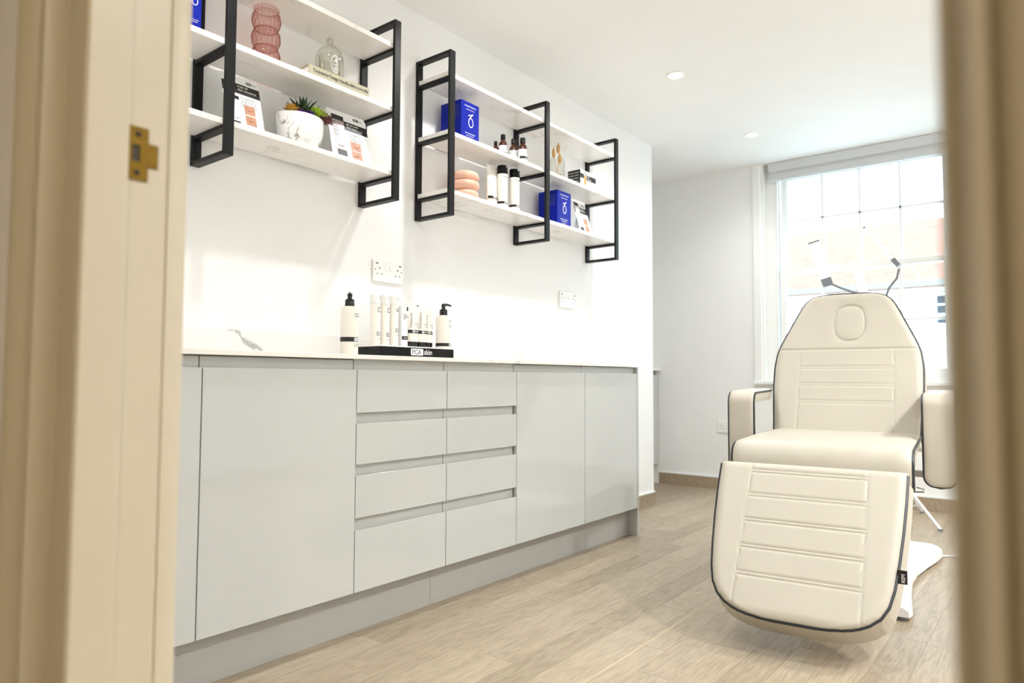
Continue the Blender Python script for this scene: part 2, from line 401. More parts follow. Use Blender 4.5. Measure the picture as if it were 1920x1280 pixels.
# strike plate with curved lip
zc = 1.057
sp = MB().box((1.300, 0.3290, zc-0.030), (1.3020, 0.3520, zc-0.0095)).box((1.300, 0.3290, zc+0.0095), (1.3020, 0.3520, zc+0.030))
sp.box((1.300, 0.3290, zc-0.0095), (1.3020, 0.3345, zc+0.0095)).box((1.300, 0.3430, zc-0.0095), (1.3020, 0.3520, zc+0.0095))
sp.prism([(1.300, 0.352), (1.302, 0.352), (1.3015, 0.362), (1.2985, 0.3655), (1.2972, 0.364), (1.2995, 0.361)], zc-0.0135, zc+0.0135, 'z')
spo = sp.build('strike_plate', 'brass', df, label='brass strike plate with a curved lip')
MB().box((1.2995, 0.3345, zc-0.0095), (1.3006, 0.3430, zc+0.0095)).build('latch_hole', 'socket_hole', spo)
for dz in (-0.0215, 0.0215):
    MB().lathe([(0, 0.0008), (0.0032, 0.0004), (0.0035, 0)], n=14).xf(lambda p: Vector((1.302+p.z, 0.3405+p.x, zc+dz+p.y))).build('screw', 'dark_screw', spo)
# ---- window
wn = struct(bpy.data.objects.new('window_1', None)); COL.objects.link(wn)
GY = 5.11
archp = [(0, 0), (0, 0.012), (0.006, 0.018), (0.055, 0.018), (0.064, 0.013), (0.069, 0.0)]
MB().prism([(WL-a, 5.0-b) for a, b in archp], WB-0.02, CEIL, 'z').build('architrave', 'white_paint', wn)
MB().prism([(WR+a, 5.0-b) for a, b in archp], WB-0.02, CEIL, 'z').build('architrave', 'white_paint', wn)
fr = MB().box((WL, 5.07, WB), (0.515, 5.26, CEIL)).box((1.595, 5.07, WB), (WR, 5.26, CEIL)).box((0.515, 5.07, 2.29), (1.595, 5.26, CEIL))
fr.box((0.515, 5.062, WB), (0.529, 5.082, 2.29)).box((1.581, 5.062, WB), (1.595, 5.082, 2.29))
fr.box((0.515, 5.13, WB), (0.524, 5.142, 2.29)).box((1.586, 5.13, WB), (1.595, 5.142, 2.29))
fr.build('box_frame', 'white_paint', wn, bevel=0.002)
MB().box((WL+0.001, 5.002, WB+0.02), (WL+0.012, 5.07, CEIL)).build('reveal_lining', 'white_paint', wn)
MB().box((WR-0.012, 5.002, WB+0.02), (WR-0.001, 5.07, CEIL)).build('reveal_lining', 'white_paint', wn)
MB().box((WL-0.06, 4.955, WB-0.005), (WR+0.06, 5.07, WB+0.022)).build('window_board', 'white_paint', wn, bevel=0.006)
MB().box((0.515, 5.07, WB), (1.595, 5.28, WB+0.045)).build('sill', 'white_paint', wn, bevel=0.004)
XB = [0.530, 0.572, 0.8105, 1.0500, 1.2935, 1.538, 1.580]     # stile, bars, stile
def sash(name, y0, y1, z0, z1, rail_lo, rail_hi, zbar):
    f = MB().box((XB[0], y0, z0), (XB[1], y1, z1)).box((XB[5], y0, z0), (XB[6], y1, z1)).box((XB[1], y0, z0), (XB[5], y1, z0+rail_lo)).box((XB[1], y0, z1-rail_hi), (XB[5], y1, z1))
    o = f.build(name, 'white_paint', wn, bevel=0.003)
    ym = (y0+y1)/2
    for xb in XB[2:5]: MB().prism([(xb-0.006, y0), (xb+0.006, y0), (xb+0.011, ym), (xb+0.006, y1), (xb-0.006, y1), (xb-0.011, ym)], z0+rail_lo, z1-rail_hi, 'z').build('glazing_bar', 'white_paint', o)
    MB().prism([(y0, zbar-0.006), (y0, zbar+0.006), (ym, zbar+0.011), (y1, zbar+0.006), (y1, zbar-0.006), (ym, zbar-0.011)], XB[1], XB[5], 'x').build('glazing_bar', 'white_paint', o)
    zs = [z0+rail_lo, zbar, z1-rail_hi]; xs = XB[1:6]
    for i in range(4):
        for k in range(2):
            MB().box((xs[i]+0.004, ym-0.0015, zs[k]+0.004), (xs[i+1]-0.004, ym+0.0015, zs[k+1]-0.004)).build('pane', 'window_glass', o)
    return o
up = sash('upper_sash', 5.145, 5.185, 1.560, 2.285, 0.034, 0.045, 1.945)
lo = sash('lower_sash', 5.088, 5.128, WB+0.045, 1.592, 0.060, 0.036, 1.198)
cl = MB().box((1.235, 5.095, 1.592), (1.262, 5.122, 1.598)).build('sash_catch', 'chrome', lo, bevel=0.001)
MB().tube([(1.248, 5.108, 1.598), (1.248, 5.108, 1.612), (1.240, 5.104, 1.622), (1.256, 5.100, 1.626)], 0.003, 6).build('knob', 'chrome', cl, smooth=True)
# roller blind in the reveal
bl = thing('roller_blind', 'pale grey roller blind rolled up at the top of the sash window', 'blind', (0.472, 5.045, 2.236))
def bx(lo, hi, o): return MB().box(tuple(lo[i]-o[i] for i in range(3)), tuple(hi[i]-o[i] for i in range(3)))
BO = (0.472, 5.045, 2.236)
bx((0.485, 5.000, 2.289), (1.650, 5.060, 2.3485), BO).build('cassette', 'blind_fabric', bl, bevel=0.004)
bx((0.477, 5.040, 2.236), (1.645, 5.046, 2.300), BO).build('fabric', 'blind_fabric', bl)
bx((0.477, 5.034, 2.222), (1.645, 5.052, 2.238), BO).build('bottom_bar', 'rail_alu', bl, bevel=0.003)

# ---- recessed downlights (lamp light stays here)
def downlight(x, y, z, label, watts, group, color=None, spot=150):
    d = thing('downlight', label, 'downlight', (x, y, z), 0, group)
    MB().lathe([(0.030, -0.001), (0.034, -0.004), (0.044, -0.005), (0.047, -0.0025), (0.047, 0.0), (0.030, 0.0)], n=28).build('trim_ring', 'white_paint', d, smooth=True)
    MB().lathe([(0, -0.0012), (0.0295, -0.0012), (0.0295, 0.0), (0, 0.0)], n=24).build('led_lens', 'downlight_led', d)
    L = bpy.data.lights.new('downlight_beam', 'SPOT'); L.energy = watts; L.color = color or WARM; L.spot_size = R(spot); L.spot_blend = 0.75; L.shadow_soft_size = 0.028
    lo = bpy.data.objects.new('downlight_beam', L); COL.objects.link(lo); lo.parent = d; lo.location = (0, 0, -0.012)
    return d
G = 'recessed downlights in the treatment room ceiling'
downlight(0.60, 3.237, CEIL, 'round recessed downlight on the ceiling nearer the shelves', DOWNLIGHT_W*0.48, G)
downlight(0.60, 4.340, CEIL, 'round recessed downlight on the ceiling nearer the window', DOWNLIGHT_W*0.28, G)
downlight(0.60, 1.030, CEIL, 'round recessed downlight above the left wall shelf', DOWNLIGHT_W*0.36, G)
downlight(0.60, 2.130, CEIL, 'round recessed downlight above the gap between the wall shelves', DOWNLIGHT_W*0.42, G)
for y, place in ((1.03, 'just inside the doorway'), (2.13, 'beside the foot of the chair'), (3.24, 'beside the back of the chair'), (4.34, 'by the window wall')):  # unseen row, added as even fill on the cabinet fronts and left wall
    downlight(3.00, y, CEIL, 'added fill downlight of an unseen right hand row, '+place, DOWNLIGHT_W*(0.95 if y < 2 else 1.85 if y < 4 else 0.30), G)
downlight(2.70, -0.75, 2.45, 'round recessed downlight on the hall ceiling outside the doorway', HALL_W, 'recessed downlights in the hall', color=HALL_WARM)

# ---- world outside the window
bd = thing('neighbouring_house', 'white rendered house with orange tiled roof across the street', 'house', (0, 14, -3))
MB().box((-9, 0, 0), (7, 6, 5.52)).build('wall', 'render_wall', bd)
rf = MB().prism([(-0.30, 5.50), (3.0, 7.22), (6.3, 5.50), (6.3, 5.35), (3.0, 7.05), (-0.30, 5.38)], -9.4, 7.4, 'x').build('roof', 'roof_tile', bd)
MB().box((-9.4, -0.42, 5.40), (7.4, -0.30, 5.50)).build('gutter', 'gutter', rf)
for i in range(4, 7):
    for j in range(2):
        # upper and lower windows of the facade
        x = -7.6+i*1.6; z = 4.74 if j == 0 else 2.2
        wd = MB().box((x+0.0, -0.05, z), (x+0.62, 0.02, z+0.56)).build('window', 'white_paint', bd)
        for a in range(3):
            for c in range(3):
                MB().box((x+0.04+a*0.19, -0.06, z+0.04+c*0.17), (x+0.04+a*0.19+0.15, -0.05, z+0.04+c*0.17+0.13)).build('pane', 'far_glass', wd)
st = MB().box((-40, 5.6, -3.05), (40, 60, -3.0)).build('street', 'render_wall'); struct(st)

# ================================================================== CABINETS
XF = 0.358                      # door front plane
def front(name, y0, y1, z0, z1, parent):
    """handleless slab front with a slanted finger pull along its top edge"""
    g = 0.0016
    p = [(XF-0.018, z0), (XF, z0), (XF, z1), (XF-0.003, z1), (XF-0.018, z1-0.014)]
    return MB().prism(p, y0+g, y1-g, 'y').build(name, 'cabinet_gloss', parent, bevel=0.0008)
def unit(name, y0, y1, label, drawers=False, cat='cabinet', group='handleless gloss base units'):
    t = thing(name, label, cat, (0, 0, 0), 0, group)
    MB().box((0.004, y0+0.0012, 0.142), (XF-0.034, y1-0.0012, 0.866)).build('body', 'cabinet_matt', t)
    if drawers:
        for z0, z1 in ((0.698, 0.834), (0.536, 0.664), (0.370, 0.502), (0.142, 0.332)):
            d = front('drawer', y0, y1, z0, z1, t)
            MB().box((XF-0.034, y0+0.0016, z1-0.045), (XF-0.019, y1-0.0016, z1+0.033)).build('finger_rail', 'cabinet_matt', d)
    else:
        d = front('door', y0, y1, 0.142, 0.834, t)
        MB().box((XF-0.034, y0+0.0016, 0.790), (XF-0.019, y1-0.0016, 0.864)).build('finger_rail', 'cabinet_matt', d)
    return t
unit('base_cabinet', 0.410, 0.920, 'gloss grey base cabinet partly hidden behind the doorframe')
unit('base_cabinet', 0.920, 1.423, 'gloss grey single door base cabinet left of the drawers')
unit('drawer_cabinet', 1.423, 1.833, 'left one of the two gloss grey four drawer base units', True, 'drawers')
unit('drawer_cabinet', 1.833, 2.242, 'right one of the two gloss grey four drawer base units', True, 'drawers')
unit('base_cabinet', 2.242, 2.757, 'gloss grey single door base cabinet just right of the drawers')
unit('base_cabinet', 2.757, 3.260, 'gloss grey single door base cabinet at the end panel')
tag(MB().box((0.004, 3.2612, 0.0), (XF, 3.2770, 0.866)).build('end_panel', 'cabinet_matt', bevel=0.0006), 'tall narrow grey end panel closing the cabinet run', 'panel')
tag(MB().box((0.284, 0.410, 0.0), (0.302, 1.8132, 0.140)).build('plinth_board', 'plinth_board'), 'grey plinth board under the left half of the cabinets', 'plinth', 'plinth boards under the cabinets')
tag(MB().box((0.284, 1.8148, 0.0), (0.302, 3.2605, 0.140)).build('plinth_board', 'plinth_board'), 'grey plinth board under the right half of the cabinets', 'plinth', 'plinth boards under the cabinets')
tag(MB().box((0.0, 0.400, 0.867), (0.372, 3.286, 0.881)).build('worktop', 'worktop_quartz', bevel=0.0012), 'thin white marbled quartz worktop along the cabinet run', 'worktop')
tag(MB().box((0.0005, 0.400, 0.881), (0.0205, 1.612, 0.961)).build('upstand', 'upstand_quartz', bevel=0.001), 'white marbled upstand on the worktop, left length with grey vein', 'upstand', 'marbled upstands behind the worktop')
tag(MB().box((0.0005, 1.613, 0.881), (0.0165, 3.286, 0.953)).build('upstand', 'worktop_quartz', bevel=0.001), 'white marbled upstand on the worktop, right length behind the products', 'upstand', 'marbled upstands behind the worktop')
# alcove unit
al = thing('alcove_cabinet', 'pale base cabinet with white worktop tucked in the far alcove', 'cabinet', (-0.58, 4.58, 0))
MB().box((-0.212, -0.40, 0.15), (0.175, 0.419, 0.868)).build('body', 'cabinet_matt', al)
MB().box((0.183, -0.395, 0.152), (0.203, 0.375, 0.835)).build('door', 'cabinet_gloss', al, bevel=0.001)
MB().box((0.175, 0.376, 0.152), (0.200, 0.418, 0.868)).build('filler_strip', 'cabinet_matt', al)
MB().box((-0.212, -0.40, 0.0), (0.150, 0.419, 0.15)).build('plinth', 'cabinet_matt', al)
MB().box((-0.212, -0.41, 0.868), (0.222, 0.4195, 0.888)).build('worktop', 'worktop_quartz', al, bevel=0.001)

# ================================================================== WALL SHELVES
SZ = (1.569, 1.808, 2.048); ST = 0.018
def shelf_unit(ys, label):
    t = thing('wall_shelf_unit', label, 'shelf', (0, ys[0], 1.46), 0, 'black framed wall shelf units')
    O = Vector((0, ys[0], 1.46))
    def b(lo, hi): return MB().box(Vector(lo)-O, Vector(hi)-O)
    for y in ys:
        f = b((0.001, y, 1.46), (0.013, y+0.03, 2.135)); f2 = [((0.188, y, 1.46), (0.200, y+0.03, 2.135)), ((0.013, y, 1.46), (0.188, y+0.03, 1.472)), ((0.013, y, 2.123), (0.188, y+0.03, 2.135))]
        for lo_, hi_ in f2: f.box(Vector(lo_)-O, Vector(hi_)-O)
        fo = f.build('frame', 'black_steel', t, bevel=0.0012)
        for z in SZ: b((0.013, y+0.001, z-ST-0.011), (0.188, y+0.029, z-ST-0.0005)).build('support_bar', 'black_steel', fo)
        for z in (1.515, 2.09):
            s = MB()
            pts = [(0.0135, y+0.015+0.005*math.cos(a), z+(0.011 if math.sin(a) > 0 else -0.011)+0.005*math.sin(a)) for a in [2*math.pi*k/16+0.05 for k in range(16)]]
            s.tube([Vector(p)-O for p in pts], 0.0013, 5, closed=True).build('fixing_slot', 'black_plastic', fo)
    for z in SZ: b((0.018, ys[0]+0.0005, z-ST), (0.1875, ys[-1]+0.0295, z)).build('shelf', 'shelf_quartz', t, bevel=0.0015)
    return t
shelf_unit((0.390, 1.050, 1.705), 'left wall shelf unit with black frames, holding vase, book and bowl')
shelf_unit((2.002, 2.668, 3.327), 'right wall shelf unit with black frames, holding bottles and blue cartons')

# ================================================================== SOCKETS
def plate(t, w, h, m):
    """m maps (a across, b up, c out) to world offset"""
    mb = MB().box((-w/2, -h/2, 0), (w/2, h/2, 0.009)); o = mb
    o.xf(m); return o.build('face_plate', 'white_plastic', t, bevel=0.003)
def outlet(t, m, ca, single=False):
    for a, b, ww, hh in ((0, 0.010, 0.0036, 0.0085), (-0.011, -0.0125, 0.0065, 0.0036), (0.011, -0.0125, 0.0065, 0.0036)):
        MB().box((ca+a-ww/2, b-hh/2, 0.0088), (ca+a+ww/2, b+hh/2, 0.0094)).xf(m).build('pin_slot', 'socket_hole', t)
def double_socket(y, z, label):
    t = thing('wall_socket', label, 'socket', (0.0, y, z), 0, 'double wall sockets above the worktop')
    m = lambda p: Vector((p.z+0.0003, p.x, p.y))
    plate(t, 0.158, 0.088, m)
    for s in (-1, 1):
        outlet(t, m, s*0.047)
        MB().prism([(0.009, -0.012), (0.0125, -0.012), (0.010, 0.012), (0.009, 0.012)], s*0.011-0.0065, s*0.011+0.0065, 'y').xf(lambda p: Vector((p.x, p.y, p.z+0.016))).build('rocker_switch', 'white_plastic', t, bevel=0.0006)
        MB().box((s*0.060-0.0055, 0.026, 0.0088), (s*0.060+0.0055, 0.031, 0.0095)).xf(m).build('indicator', 'socket_hole', t)
        MB().lathe([(0, 0.0006), (0.0026, 0.0004), (0.0028, 0)], n=12).xf(lambda p: m(Vector((s*0.068+p.x, 0.004+p.y, 0.009+p.z)))).build('screw', 'brass', t)
    return t
double_socket(1.858, 1.228, 'white double socket left of the products, under the gap between shelves')
double_socket(3.143, 1.231, 'white double socket under the right end of the right shelf unit')
t = thing('wall_socket', 'white socket low on the window wall behind the chair arm', 'socket', (0.166, 4.9997, 0.456))
m = lambda p: Vector((p.x, -p.z, p.y))
plate(t, 0.146, 0.086, m)
for ca in (-0.042, 0.042): outlet(t, m, ca)
for ca in (-0.010, 0.010): MB().box((ca-0.006, 0.004, 0.009), (ca+0.006, 0.026, 0.0115)).xf(m).build('rocker_switch', 'white_plastic', t, bevel=0.0006)

# ================================================================== PRODUCTS ON THE WORKTOP
WT = 0.881
tr = thing('display_tray', 'black glossy product display tray lettered on its front', 'display tray', (0.205, 1.775, WT))
O = Vector((0.205, 1.775, WT))
def bo(lo, hi, O): return MB().box(Vector(lo)-O, Vector(hi)-O)
bo((0.140, 1.595, WT+0.0002), (0.270, 1.960, WT+0.036), O).build('tray_body', 'black_gloss', tr, bevel=0.0015)
bo((0.139, 1.594, WT+0.036), (0.271, 1.961, WT+0.040), O).build('tray_top', 'white_plastic', tr, bevel=0.001)
pl_ = MB(); y0, y1, z0, z1 = 1.736, 1.797, WT+0.0085, WT+0.0325; rr = 0.004
poly = []
for cy, cz, a0 in ((y1-rr, z1-rr, 0), (y0+rr, z1-rr, 90), (y0+rr, z0+rr, 180), (y1-rr, z0+rr, 270)):
    for k in range(5): a = R(a0+k*22.5); poly.append((cy+rr*math.cos(a)-O.y, cz+rr*math.sin(a)-O.z))
pl_.prism(poly, 0.2700-O.x, 0.2706-O.x, 'x'); pl_.build('logo_panel', 'white_print', tr)
lettering('PCA', 0.0255, 'black_print', tr, (0.0656, 1.7405-O.y, 0.0118), spacing=0.92)
lettering('skin', 0.0285, 'white_print', tr, (0.0651, 1.8005-O.y, 0.0118), spacing=0.95)
TT = WT+0.040
def pump_head(t, r, z, ang, s=1.0):
    """collar, stem and spout of a lotion pump"""
    col = MB().lathe([(0, 0), (r*0.50, 0), (r*0.52, 0.002), (r*0.50, 0.022*s), (r*0.42, 0.026*s), (r*0.26, 0.027*s), (r*0.24, 0.040*s), (r*0.24, 0.040*s), (0, 0.040*s)], (0, 0, z), 24).build('pump_collar', 'black_plastic', t, smooth=True)
    c, s_ = math.cos(ang), math.sin(ang)
    hd = MB().lathe([(0, 0), (r*0.27, 0), (r*0.29, 0.004), (r*0.25, 0.010*s), (0, 0.011*s)], (0, 0, z+0.038*s), 20)
    zt = z+0.045*s
    hd.tube([(0, 0, zt), (c*0.016*s, s_*0.016*s, zt+0.001), (c*0.030*s, s_*0.030*s, zt), (c*0.036*s, s_*0.036*s, zt-0.004*s)], 0.005*s, 10, taper=[0.006*s, 0.0055*s, 0.0045*s, 0.0035*s])
    hd.build('pump_head', 'black_plastic', t, smooth=True)
def small_print(t, r, ang, z, lines, size, m='grey_print'):
    for i, s in enumerate(lines): lettering(s, size, m, t, (0, 0, z-i*size*1.25), wrap=(0, 0, r, ang))
def band(t, r, z0, z1, a0=None, a1=None, panel=True, ang=0.0):
    if a0 is None: o = MB().lathe([(r+0.0003, z0), (r+0.0003, z1)], n=40).build('label_band', 'black_print', t, smooth=True)
    else: o = arc_patch(0, 0, r+0.0004, a0, a1, z0, z1).build('label_band', 'black_print', t, smooth=True)
    if panel:
        h = z1-z0
        arc_patch(0, 0, r+0.0007, ang, ang+0.022*1.15*(h/0.016)/r*0.9, z0+h*0.15, z1-h*0.15, 6).build('logo_panel', 'white_print', t, smooth=True)
        lettering('PCA', h*0.62, 'black_print', t, (0, 0, z0+h*0.28), wrap=(0, 0, r+0.0006, ang+0.001/r))
        lettering('skin', h*0.72, 'white_print', t, (0, 0, z0+h*0.26), wrap=(0, 0, r+0.0004, ang+0.026*(h/0.016)/r))
def body_prof(r, h, sh=0.010, neck=0.4):
    return [(0, 0), (r*0.93, 0), (r, 0.004), (r, h-sh), (r*0.97, h-sh*0.45), (r*0.85, h-sh*0.1), (r*neck, h), (0, h)]
# big pump bottle beside the tray
b = thing('pump_bottle', 'tall white pump bottle with black pump left of the display tray', 'bottle', (0.286, 1.4470, WT))
MB().lathe(body_prof(0.0288, 0.156, 0.007, 0.55), n=40).build('bottle_body', 'bottle_white', b, smooth=True)
band(b, 0.0288, 0.043, 0.058, ang=-0.10)
small_print(b, 0.0288, -0.10, 0.132, ['hydrating', 'body lotion'], 0.0062)
small_print(b, 0.0288, -0.10, 0.034, ['For daily use', '206 mL 7 fl oz'], 0.0050)
MB().lathe([(0.0148, 0), (0.0148, 0.005)], (0, 0, 0.156), 24).build('neck', 'bottle_white', b)
pump_head(b, 0.0300, 0.159, -0.70, 0.88)
# slim airless bottles on the tray
def slim(x, y, r, h, label, bz, words, ang=0.05):
    b = thing('airless_bottle', label, 'bottle', (x, y, TT), 0, 'slim white airless bottles on the tray')
    MB().lathe([(0, 0), (r*0.96, 0), (r, 0.003), (r, h*0.80), (r*0.985, h*0.802), (0, h*0.802)], n=36).build('bottle_body', 'bottle_white', b, smooth=True)
    MB().lathe([(0, h*0.804), (r*0.985, h*0.804), (r, h*0.81), (r, h-0.003), (r*0.94, h), (0, h)], n=36).build('cap', 'white_plastic', b, smooth=True)
    arc_patch(0, 0, r+0.0004, 0.25, 0.35, h-0.018, h-0.004, 3).build('arrow_mark', 'black_print', b)
    band(b, r, bz, bz+0.013, -0.35, 0.95, ang=-0.25)
    small_print(b, r, -0.30, h*0.80-0.012, words, 0.0056, 'black_print')
    small_print(b, r, -0.30, bz-0.012, ['1 fl oz 29.5 mL'], 0.0040)
slim(0.205, 1.6240, 0.0186, 0.180, 'leftmost slim white airless bottle on the display tray', 0.035, ['hydrating', 'daily', 'antioxidant'])
slim(0.205, 1.6696, 0.0162, 0.182, 'second slim white airless bottle from the left on the tray', 0.033, ['vitamin b3', 'daily', 'brightening'])
slim(0.205, 1.7122, 0.0160, 0.183, 'third slim white airless bottle on the tray, with the highest black band', 0.052, ['ExLinea', 'peptide serum'])
# small box of serum behind the tubes
b = thing('serum_carton', 'thin white carton between the slim bottles and the squeeze tubes', 'carton', (0.205, 1.7525, TT))
MB().box((-0.015, -0.0145, 0), (0.015, 0.0145, 0.150)).build('carton', 'label_white', b, bevel=0.0008)
MB().box((0.0150, -0.0145, 0.026), (0.0154, 0.0145, 0.039)).build('label_band', 'black_print', b)
MB().box((0.0150, 0.008, 0.132), (0.0154, 0.0145, 0.147)).build('corner_mark', 'black_print', b)
lettering('PCA skin', 0.0066, 'white_print', b, (0.0154, -0.005, 0.030))
for i, s in enumerate(['retinol', 'treatment', 'night']): lettering(s, 0.0058, 'black_print', b, (0.0151, -0.008, 0.116-i*0.007))
def squeeze(x, y, w, h, label, word, cap='black_plastic', band_z=0.052, base_z=None, d=0.017, group='white squeeze tubes on the tray', capsz=0.021, rot=0.0):
    """flattened tube standing on its cap, crimped along the top"""
    t = thing('squeeze_tube', label, 'tube', (x, y, TT if base_z is None else base_z), rot, group)
    MB().lathe([(0, 0), (w*0.40, 0), (w*0.42, 0.002), (w*0.42, capsz-0.001), (0, capsz)], n=28).xf(lambda p: Vector((p.x*d/(w*0.42), p.y, p.z))).build('cap', cap, t, smooth=True)
    mb = MB(); rows = []; n = 28
    for k in range(13):
        f = k/12; z = capsz+(h-capsz)*f; a = w*(0.42+0.08*f); bb = d*(1-f)**0.7*1.0+0.0012
        rows.append([(bb*math.cos(2*math.pi*i/n), a*math.sin(2*math.pi*i/n), z) for i in range(n)])
    vs = [p for r_ in rows for p in r_]; fs = [(k*n+i, k*n+(i+1) % n, (k+1)*n+(i+1) % n, (k+1)*n+i) for k in range(12) for i in range(n)]
    fs += [tuple(range(n-1, -1, -1)), tuple(12*n+i for i in range(n))]
    mb.add(vs, fs).build('tube_body', 'bottle_white', t, smooth=True)
    MB().box((-0.0014, -w*0.5, h-0.008), (0.0014, w*0.5, h+0.001)).build('crimp', 'white_plastic', t)
    f = (band_z-capsz)/(h-capsz); a = w*(0.42+0.08*f)+0.0003; bb = d*(1-f)**0.7+0.0017
    vs = []
    for i in range(13):
        q = -1.45+2.9*i/12
        for z in (band_z, band_z+0.012):
            ff = (z-capsz)/(h-capsz); vs.append((d*(1-ff)**0.7*math.cos(q)+0.0018, (w*(0.42+0.08*ff)+0.0002)*math.sin(q), z))
    MB().add(vs, [(2*i, 2*i+2, 2*i+3, 2*i+1) for i in range(12)]).build('label_band', 'black_print', t, smooth=True)
    xl = bb+0.0022
    MB().box((xl-0.0006, -w*0.26, band_z+0.002), (xl, -w*0.02, band_z+0.0102)).build('logo_panel', 'white_print', t)
    lettering('PCA', 0.0076, 'black_print', t, (xl, -w*0.25, band_z+0.0036))
    lettering('skin', 0.0085, 'white_print', t, (xl, 0.001, band_z+0.0036))
    fz = (0.10-capsz)/(h-capsz)
    if word: lettering(word, 0.0165, 'grey_print', t, (d*(1-fz)**0.7*0.8+0.0035, -w*0.20, band_z+0.018), xa=(0, 0, 1), ya=(0, -1, 0))
    for i in range(2): lettering('mask peel' if i == 0 else 'for all skin', 0.0046, 'grey_print', t, (d*(1-fz)**0.7+0.0025, w*0.02, band_z+0.034-0.010*i))
    return t
squeeze(0.212, 1.7970, 0.058, 0.158, 'leftmost white squeeze tube on the tray, lettered up its side', 'Detoxify')
squeeze(0.212, 1.8440, 0.055, 0.157, 'middle white squeeze tube with black cap on the tray', 'Revitalize')
squeeze(0.205, 1.8820, 0.052, 0.156, 'rightmost white squeeze tube, beside the small pump bottle', 'Hydrate')
b = thing('pump_bottle', 'short white pump bottle at the right end of the display tray', 'bottle', (0.236, 1.9370, TT))
MB().lathe(body_prof(0.0296, 0.127, 0.006, 0.5), n=40).build('bottle_body', 'bottle_white', b, smooth=True)
band(b, 0.0296, 0.008, 0.020, ang=0.0)
small_print(b, 0.0296, 0.0, 0.105, ['Nutrient', 'toner'], 0.0060)
small_print(b, 0.0296, 0.0, 0.085, ['facial wash', '7 fl oz'], 0.0048)
pump_head(b, 0.0300, 0.127, 1.30, 0.92)

# ================================================================== RIGHT SHELF UNIT CONTENTS
def ring_logo(t, x, y, z, s):
    """looped emblem: an oval with a pen stroke curling off its top"""
    pts = [(x, y+0.30*s*math.sin(a), z+0.42*s*math.cos(a)) for a in [2*math.pi*k/28 for k in range(28)]]
    MB().tube(pts, 0.045*s, 5, closed=True).xf(lambda p: Vector((x+(p.x-x)*0.25, p.y, p.z))).build('emblem', 'white_print', t)
    st_ = [(-0.36, 0.62), (-0.12, 0.66), (0.10, 0.74), (0.34, 0.86), (0.20, 0.74), (0.02, 0.58), (-0.14, 0.40), (-0.26, 0.18)]
    MB().tube([(x, y+a*s, z+c*s) for a, c in st_], 0.045*s, 5).xf(lambda p: Vector((x+(p.x-x)*0.25, p.y, p.z))).build('emblem', 'white_print', t)
def carton(y0, y1, x0, x1, z, h, label, group='blue cartons with white emblem', front_m='blue_carton', emblem=True, lower=True):
    t = thing('blue_carton', label, 'carton', ((x0+x1)/2, (y0+y1)/2, z), 0, group)
    dx, dy = (x1-x0)/2, (y1-y0)/2
    MB().box((-dx, -dy, 0), (dx, dy, h)).build('carton', front_m, t, bevel=0.0012)
    MB().box((-dx+0.002, -dy+0.001, h), (dx-0.002, dy-0.001, h+0.0008)).build('lid_flap', front_m, t)
    if emblem:
        ring_logo(t, dx+0.0002, 0.004, h*0.50, min(0.046, dy*1.0))
        lettering('ZO SKIN HEALTH', dy*0.16, 'white_print', t, (dx, 0, h*0.875), align='CENTER')
        lettering('ANTI-AGING PROGRAM', dy*0.085, 'white_print', t, (dx, 0, h*0.80), align='CENTER')
        for i in range(3): lettering('DAILY SKINCARE KIT', dy*(0.12-0.03*i), 'white_print', t, (dx, 0, h*(0.20-0.05*i)), align='CENTER')
        for i in range(5): lettering('contents daily skincare', dy*0.09, 'grey_print', t, (dx-0.012, -dy, h*(0.85-0.06*i)), xa=(1, 0, 0), ya=(0, 0, 1), align='RIGHT')
    return t
carton(2.122, 2.236, 0.032, 0.150, SZ[1], 0.172, 'blue carton with white emblem on the middle shelf of the right unit')
carton(2.833, 2.955, 0.034, 0.150, SZ[0], 0.180, 'blue carton with white emblem on the bottom shelf of the right unit')
def amber_bottle(x, y, r, h, label):
    t = thing('dropper_bottle', label, 'bottle', (x, y, SZ[1]), 0, 'amber glass bottles on the right shelf unit')
    MB().lathe([(0, 0), (r*0.94, 0), (r, 0.004), (r, h*0.58), (r*0.93, h*0.65), (r*0.70, h*0.73), (r*0.46, h*0.77), (r*0.44, h*0.82), (0, h*0.82)], n=32).build('bottle_body', 'amber', t, smooth=True)
    MB().lathe([(0, h*0.80), (r*0.56, h*0.80), (r*0.58, h*0.81), (r*0.56, h*0.985), (r*0.48, h), (0, h)], n=28).build('cap', 'black_plastic', t, smooth=True)
    MB().lathe([(r+0.0004, h*0.06), (r+0.0004, h*0.55)], n=32).build('label', 'label_white', t, smooth=True)
    arc_patch(0, 0, r+0.0008, -1.5, 0.9, h*0.20, h*0.29).build('label_band', 'black_print', t)
    lettering('PCA skin', h*0.05, 'white_print', t, (0, 0, h*0.225), wrap=(0, 0, r+0.0006, -0.35))
    for i in range(3): lettering('peel solution', h*0.036, 'grey_print', t, (0, 0, h*(0.48-0.05*i)), wrap=(0, 0, r+0.0004, -0.5))
amber_bottle(0.075, 2.440, 0.0140, 0.092, 'smallest amber bottle, only its black cap showing over the shelf edge')
amber_bottle(0.105, 2.457, 0.0203, 0.122, 'amber bottle with black cap, left of the three bigger ones')
amber_bottle(0.092, 2.552, 0.0200, 0.130, 'amber bottle with black cap, in the middle and partly covered')
amber_bottle(0.136, 2.566, 0.0230, 0.129, 'amber bottle with black cap, nearest the middle frame')
